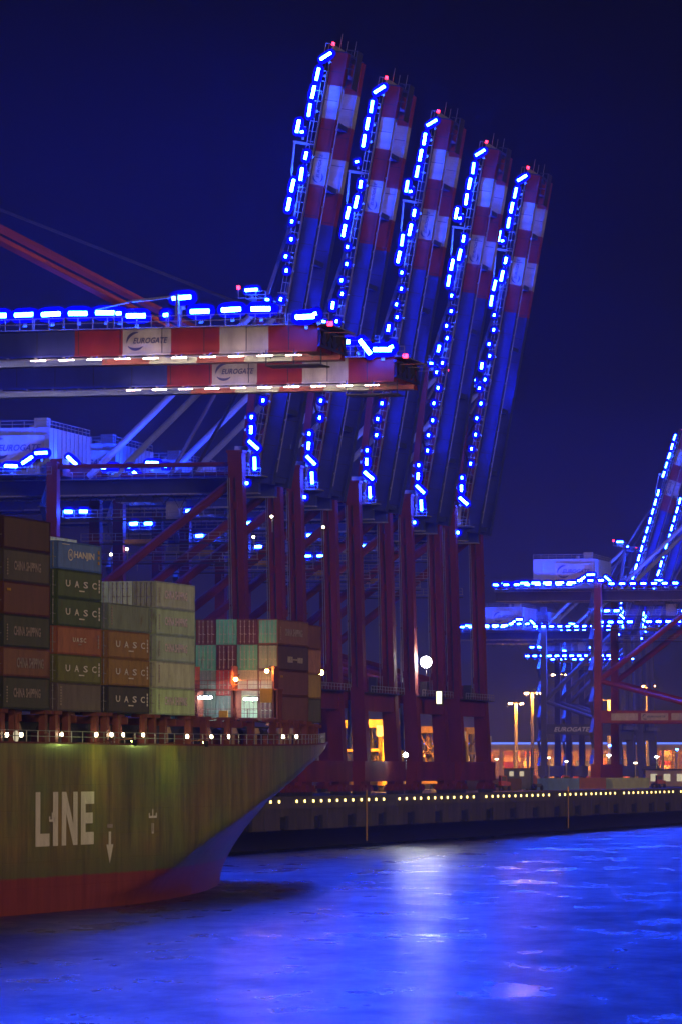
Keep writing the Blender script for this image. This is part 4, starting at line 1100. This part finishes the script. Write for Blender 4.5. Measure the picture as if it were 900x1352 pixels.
# stacked yard boxes lit orange
def yard_box(px, D, tier, colname, label, rz, H=2.59):
    q = at(px, 1018, D)
    t = thing('yard_container', label, 'container', (q.x, D, QZ + tier * 2.62), rz, 'containers standing in the yard')
    b = linkmesh('body', CM[2.59][0], t); b.color = (*COL[colname], 1)
    for sx in (1, -1):
        d = linkmesh('door', CM[2.59][1], t, (0 if sx > 0 else -1.07, -CL / 2 + .02, 0)); d.color = (*COL[colname], 1)
        for bx in (.3, .78): linkmesh('locking_bar', CM[2.59][2], d, (bx, -.1, 0))
    return t
for k, (px, D, cols) in enumerate(((452, 985, ('rust brown', 'mustard brown', 'light grey')), (492, 1040, ('orange brown', 'light grey', 'mustard brown')), (518, 1040, ('mustard brown', 'rust brown')), (562, 1180, ('light grey', 'orange brown', 'mustard brown')), (615, 1260, ('salmon brown', 'light grey')))):
    for i, c in enumerate(cols):
        yard_box(px, D, i, c, f'{c} container, {["bottom","middle" if len(cols)==3 else "top","top"][i]} of the yard stack {["by the ship bow","behind the second carrier","right of the second carrier","behind the third pair of legs","below the last crane"][k]}', R(-62 if k % 2 else -70))
yard_box(727, 1010, 0, 'blue', 'blue container lying crosswise behind the quay edge lamps right of the cabin', R(-76))
yard_box(650, 985, 0, 'dark brown', 'dark brown container lying crosswise on the quay left of the cabin', R(-76))
yard_box(765, 1085, 0, 'brown red', 'brown red container lying crosswise under the far red crane', R(-76))
yard_box(822, 1090, 0, 'sea grey', 'sea grey container lying crosswise at the foot of the far red crane', R(-76))

# site cabin with two lit windows
q = at(684, 1018, 1000); t = thing('site_cabin', 'blue site cabin with two pale windows on the quay edge', 'cabin', (q.x, 1000, QZ), -QA)
mb = MB(); mb.bb((-3, -1.4, .3), (3, 1.4, 4.6), M['cabin_blue']); mb.bb((-3.2, -1.6, 4.6), (3.2, 1.6, 4.8), M['dark']); mb.build('wall', t)
for x in (-1.3, 1.0):
    mb = MB(); mb.bb((x - .55, -1.46, 3.0), (x + .55, -1.4, 4.2), M['cab_grey']); f_ = mb.build('window', t)
    mb = MB(); mb.bb((x - .45, -1.49, 3.1), (x + .45, -1.46, 4.1), M['window_lit']); mb.build('pane', f_)
for x in (-2.6, 2.6): mb = MB(); mb.bb((x - .2, -1.3, 0), (x + .2, 1.3, .3), M['dark']); mb.build('skid', t)

# terminal tractors, red
def tractor(px, D, label, rz):
    q = at(px, 1018, D); t = thing('terminal_tractor', label, 'terminal tractor', (q.x, D, QZ), rz, 'red tractors on the quay')
    rd = M['bright_red']
    mb = MB(); mb.bb((-2.6, -.5, .7), (2.8, .5, 1.1), M['dark']); mb.build('chassis', t)
    mb = MB(); mb.bb((1.2, -1.1, 1.1), (2.8, .3, 2.0), rd); mb.bb((1.3, -1.1, 2.0), (2.7, .2, 3.2), rd); cb_ = mb.build('cab', t)
    mb = MB(); mb.bb((2.7, -1.0, 2.1), (2.73, .1, 3.0), M['dark']); mb.bb((1.5, -1.13, 2.1), (2.5, -1.1, 3.0), M['dark']); mb.build('window', cb_)
    mb = MB(); mb.bb((1.2, .35, 1.1), (2.7, 1.1, 1.9), rd); mb.build('engine_hood', t)
    mb = MB(); mb.bb((-2.4, -.7, 1.15), (-.4, .7, 1.4), M['dark']); mb.build('fifth_wheel', t)
    for x in (2.0, -1.6):
        for y in (-1, 1): mb = MB(); mb.tube((x, y - .2, .55), (x, y + .2, .55), .55, M['rubber'], 14); mb.build('wheel', t)
tractor(661, 975, 'red terminal tractor left of the blue cabin', R(-70)); tractor(705, 1000, 'red terminal tractor right of the blue cabin', R(110)); tractor(745, 1020, 'red terminal tractor beside the blue container', R(-76)); tractor(868, 1120, 'red terminal tractor at the far end of the lamp row', R(-76))

# distant yard office
q = at(885, 1018, 1250); t = thing('yard_office', 'low orange lit yard office at the far end of the quay', 'building', (q.x, 1250, QZ), 0)
mb = MB(); mb.bb((-7, 0, 0), (9, 8, 4.4), M['shed_wall']); mb.build('wall', t)
mb = MB(); mb.bb((-7.4, -.4, 4.4), (9.4, 8.4, 4.8), M['dark']); mb.build('roof', t)
for k in range(4): mb = MB(); mb.bb((-5.6 + k * 3.6, -.08, 1.4), (-3.8 + k * 3.6, 0, 3.4), M['window_lit']); mb.build('window', t)

# ------------------------------------------------------------------ haze
m, nt, out = nodes('harbour_haze')
pv = nt.nodes.new('ShaderNodeVolumePrincipled'); pv.inputs['Color'].default_value = (.28, .36, 1, 1); pv.inputs['Density'].default_value = .00025
pv.inputs['Anisotropy'].default_value = .0
nt.links.new(pv.outputs[0], out.inputs['Volume'])
mb = MB(); mb.bb((-3000, -400, -3.2), (2900, 4300, 133), m)
tag(mb.build('haze'), kind='stuff')

# ------------------------------------------------------------------ render settings
SC.view_settings.view_transform = 'Standard'; SC.view_settings.look = 'None'; SC.view_settings.gamma = 1; SC.view_settings.exposure = 0
SC.view_settings.use_curve_mapping = False
cy = SC.cycles
cy.use_denoising = True; cy.max_bounces = 5; cy.diffuse_bounces = 2; cy.glossy_bounces = 3; cy.transmission_bounces = 2; cy.volume_bounces = 0; cy.transparent_max_bounces = 4
cy.sample_clamp_indirect = 4; cy.caustics_reflective = False; cy.caustics_refractive = False
cy.use_light_tree = True
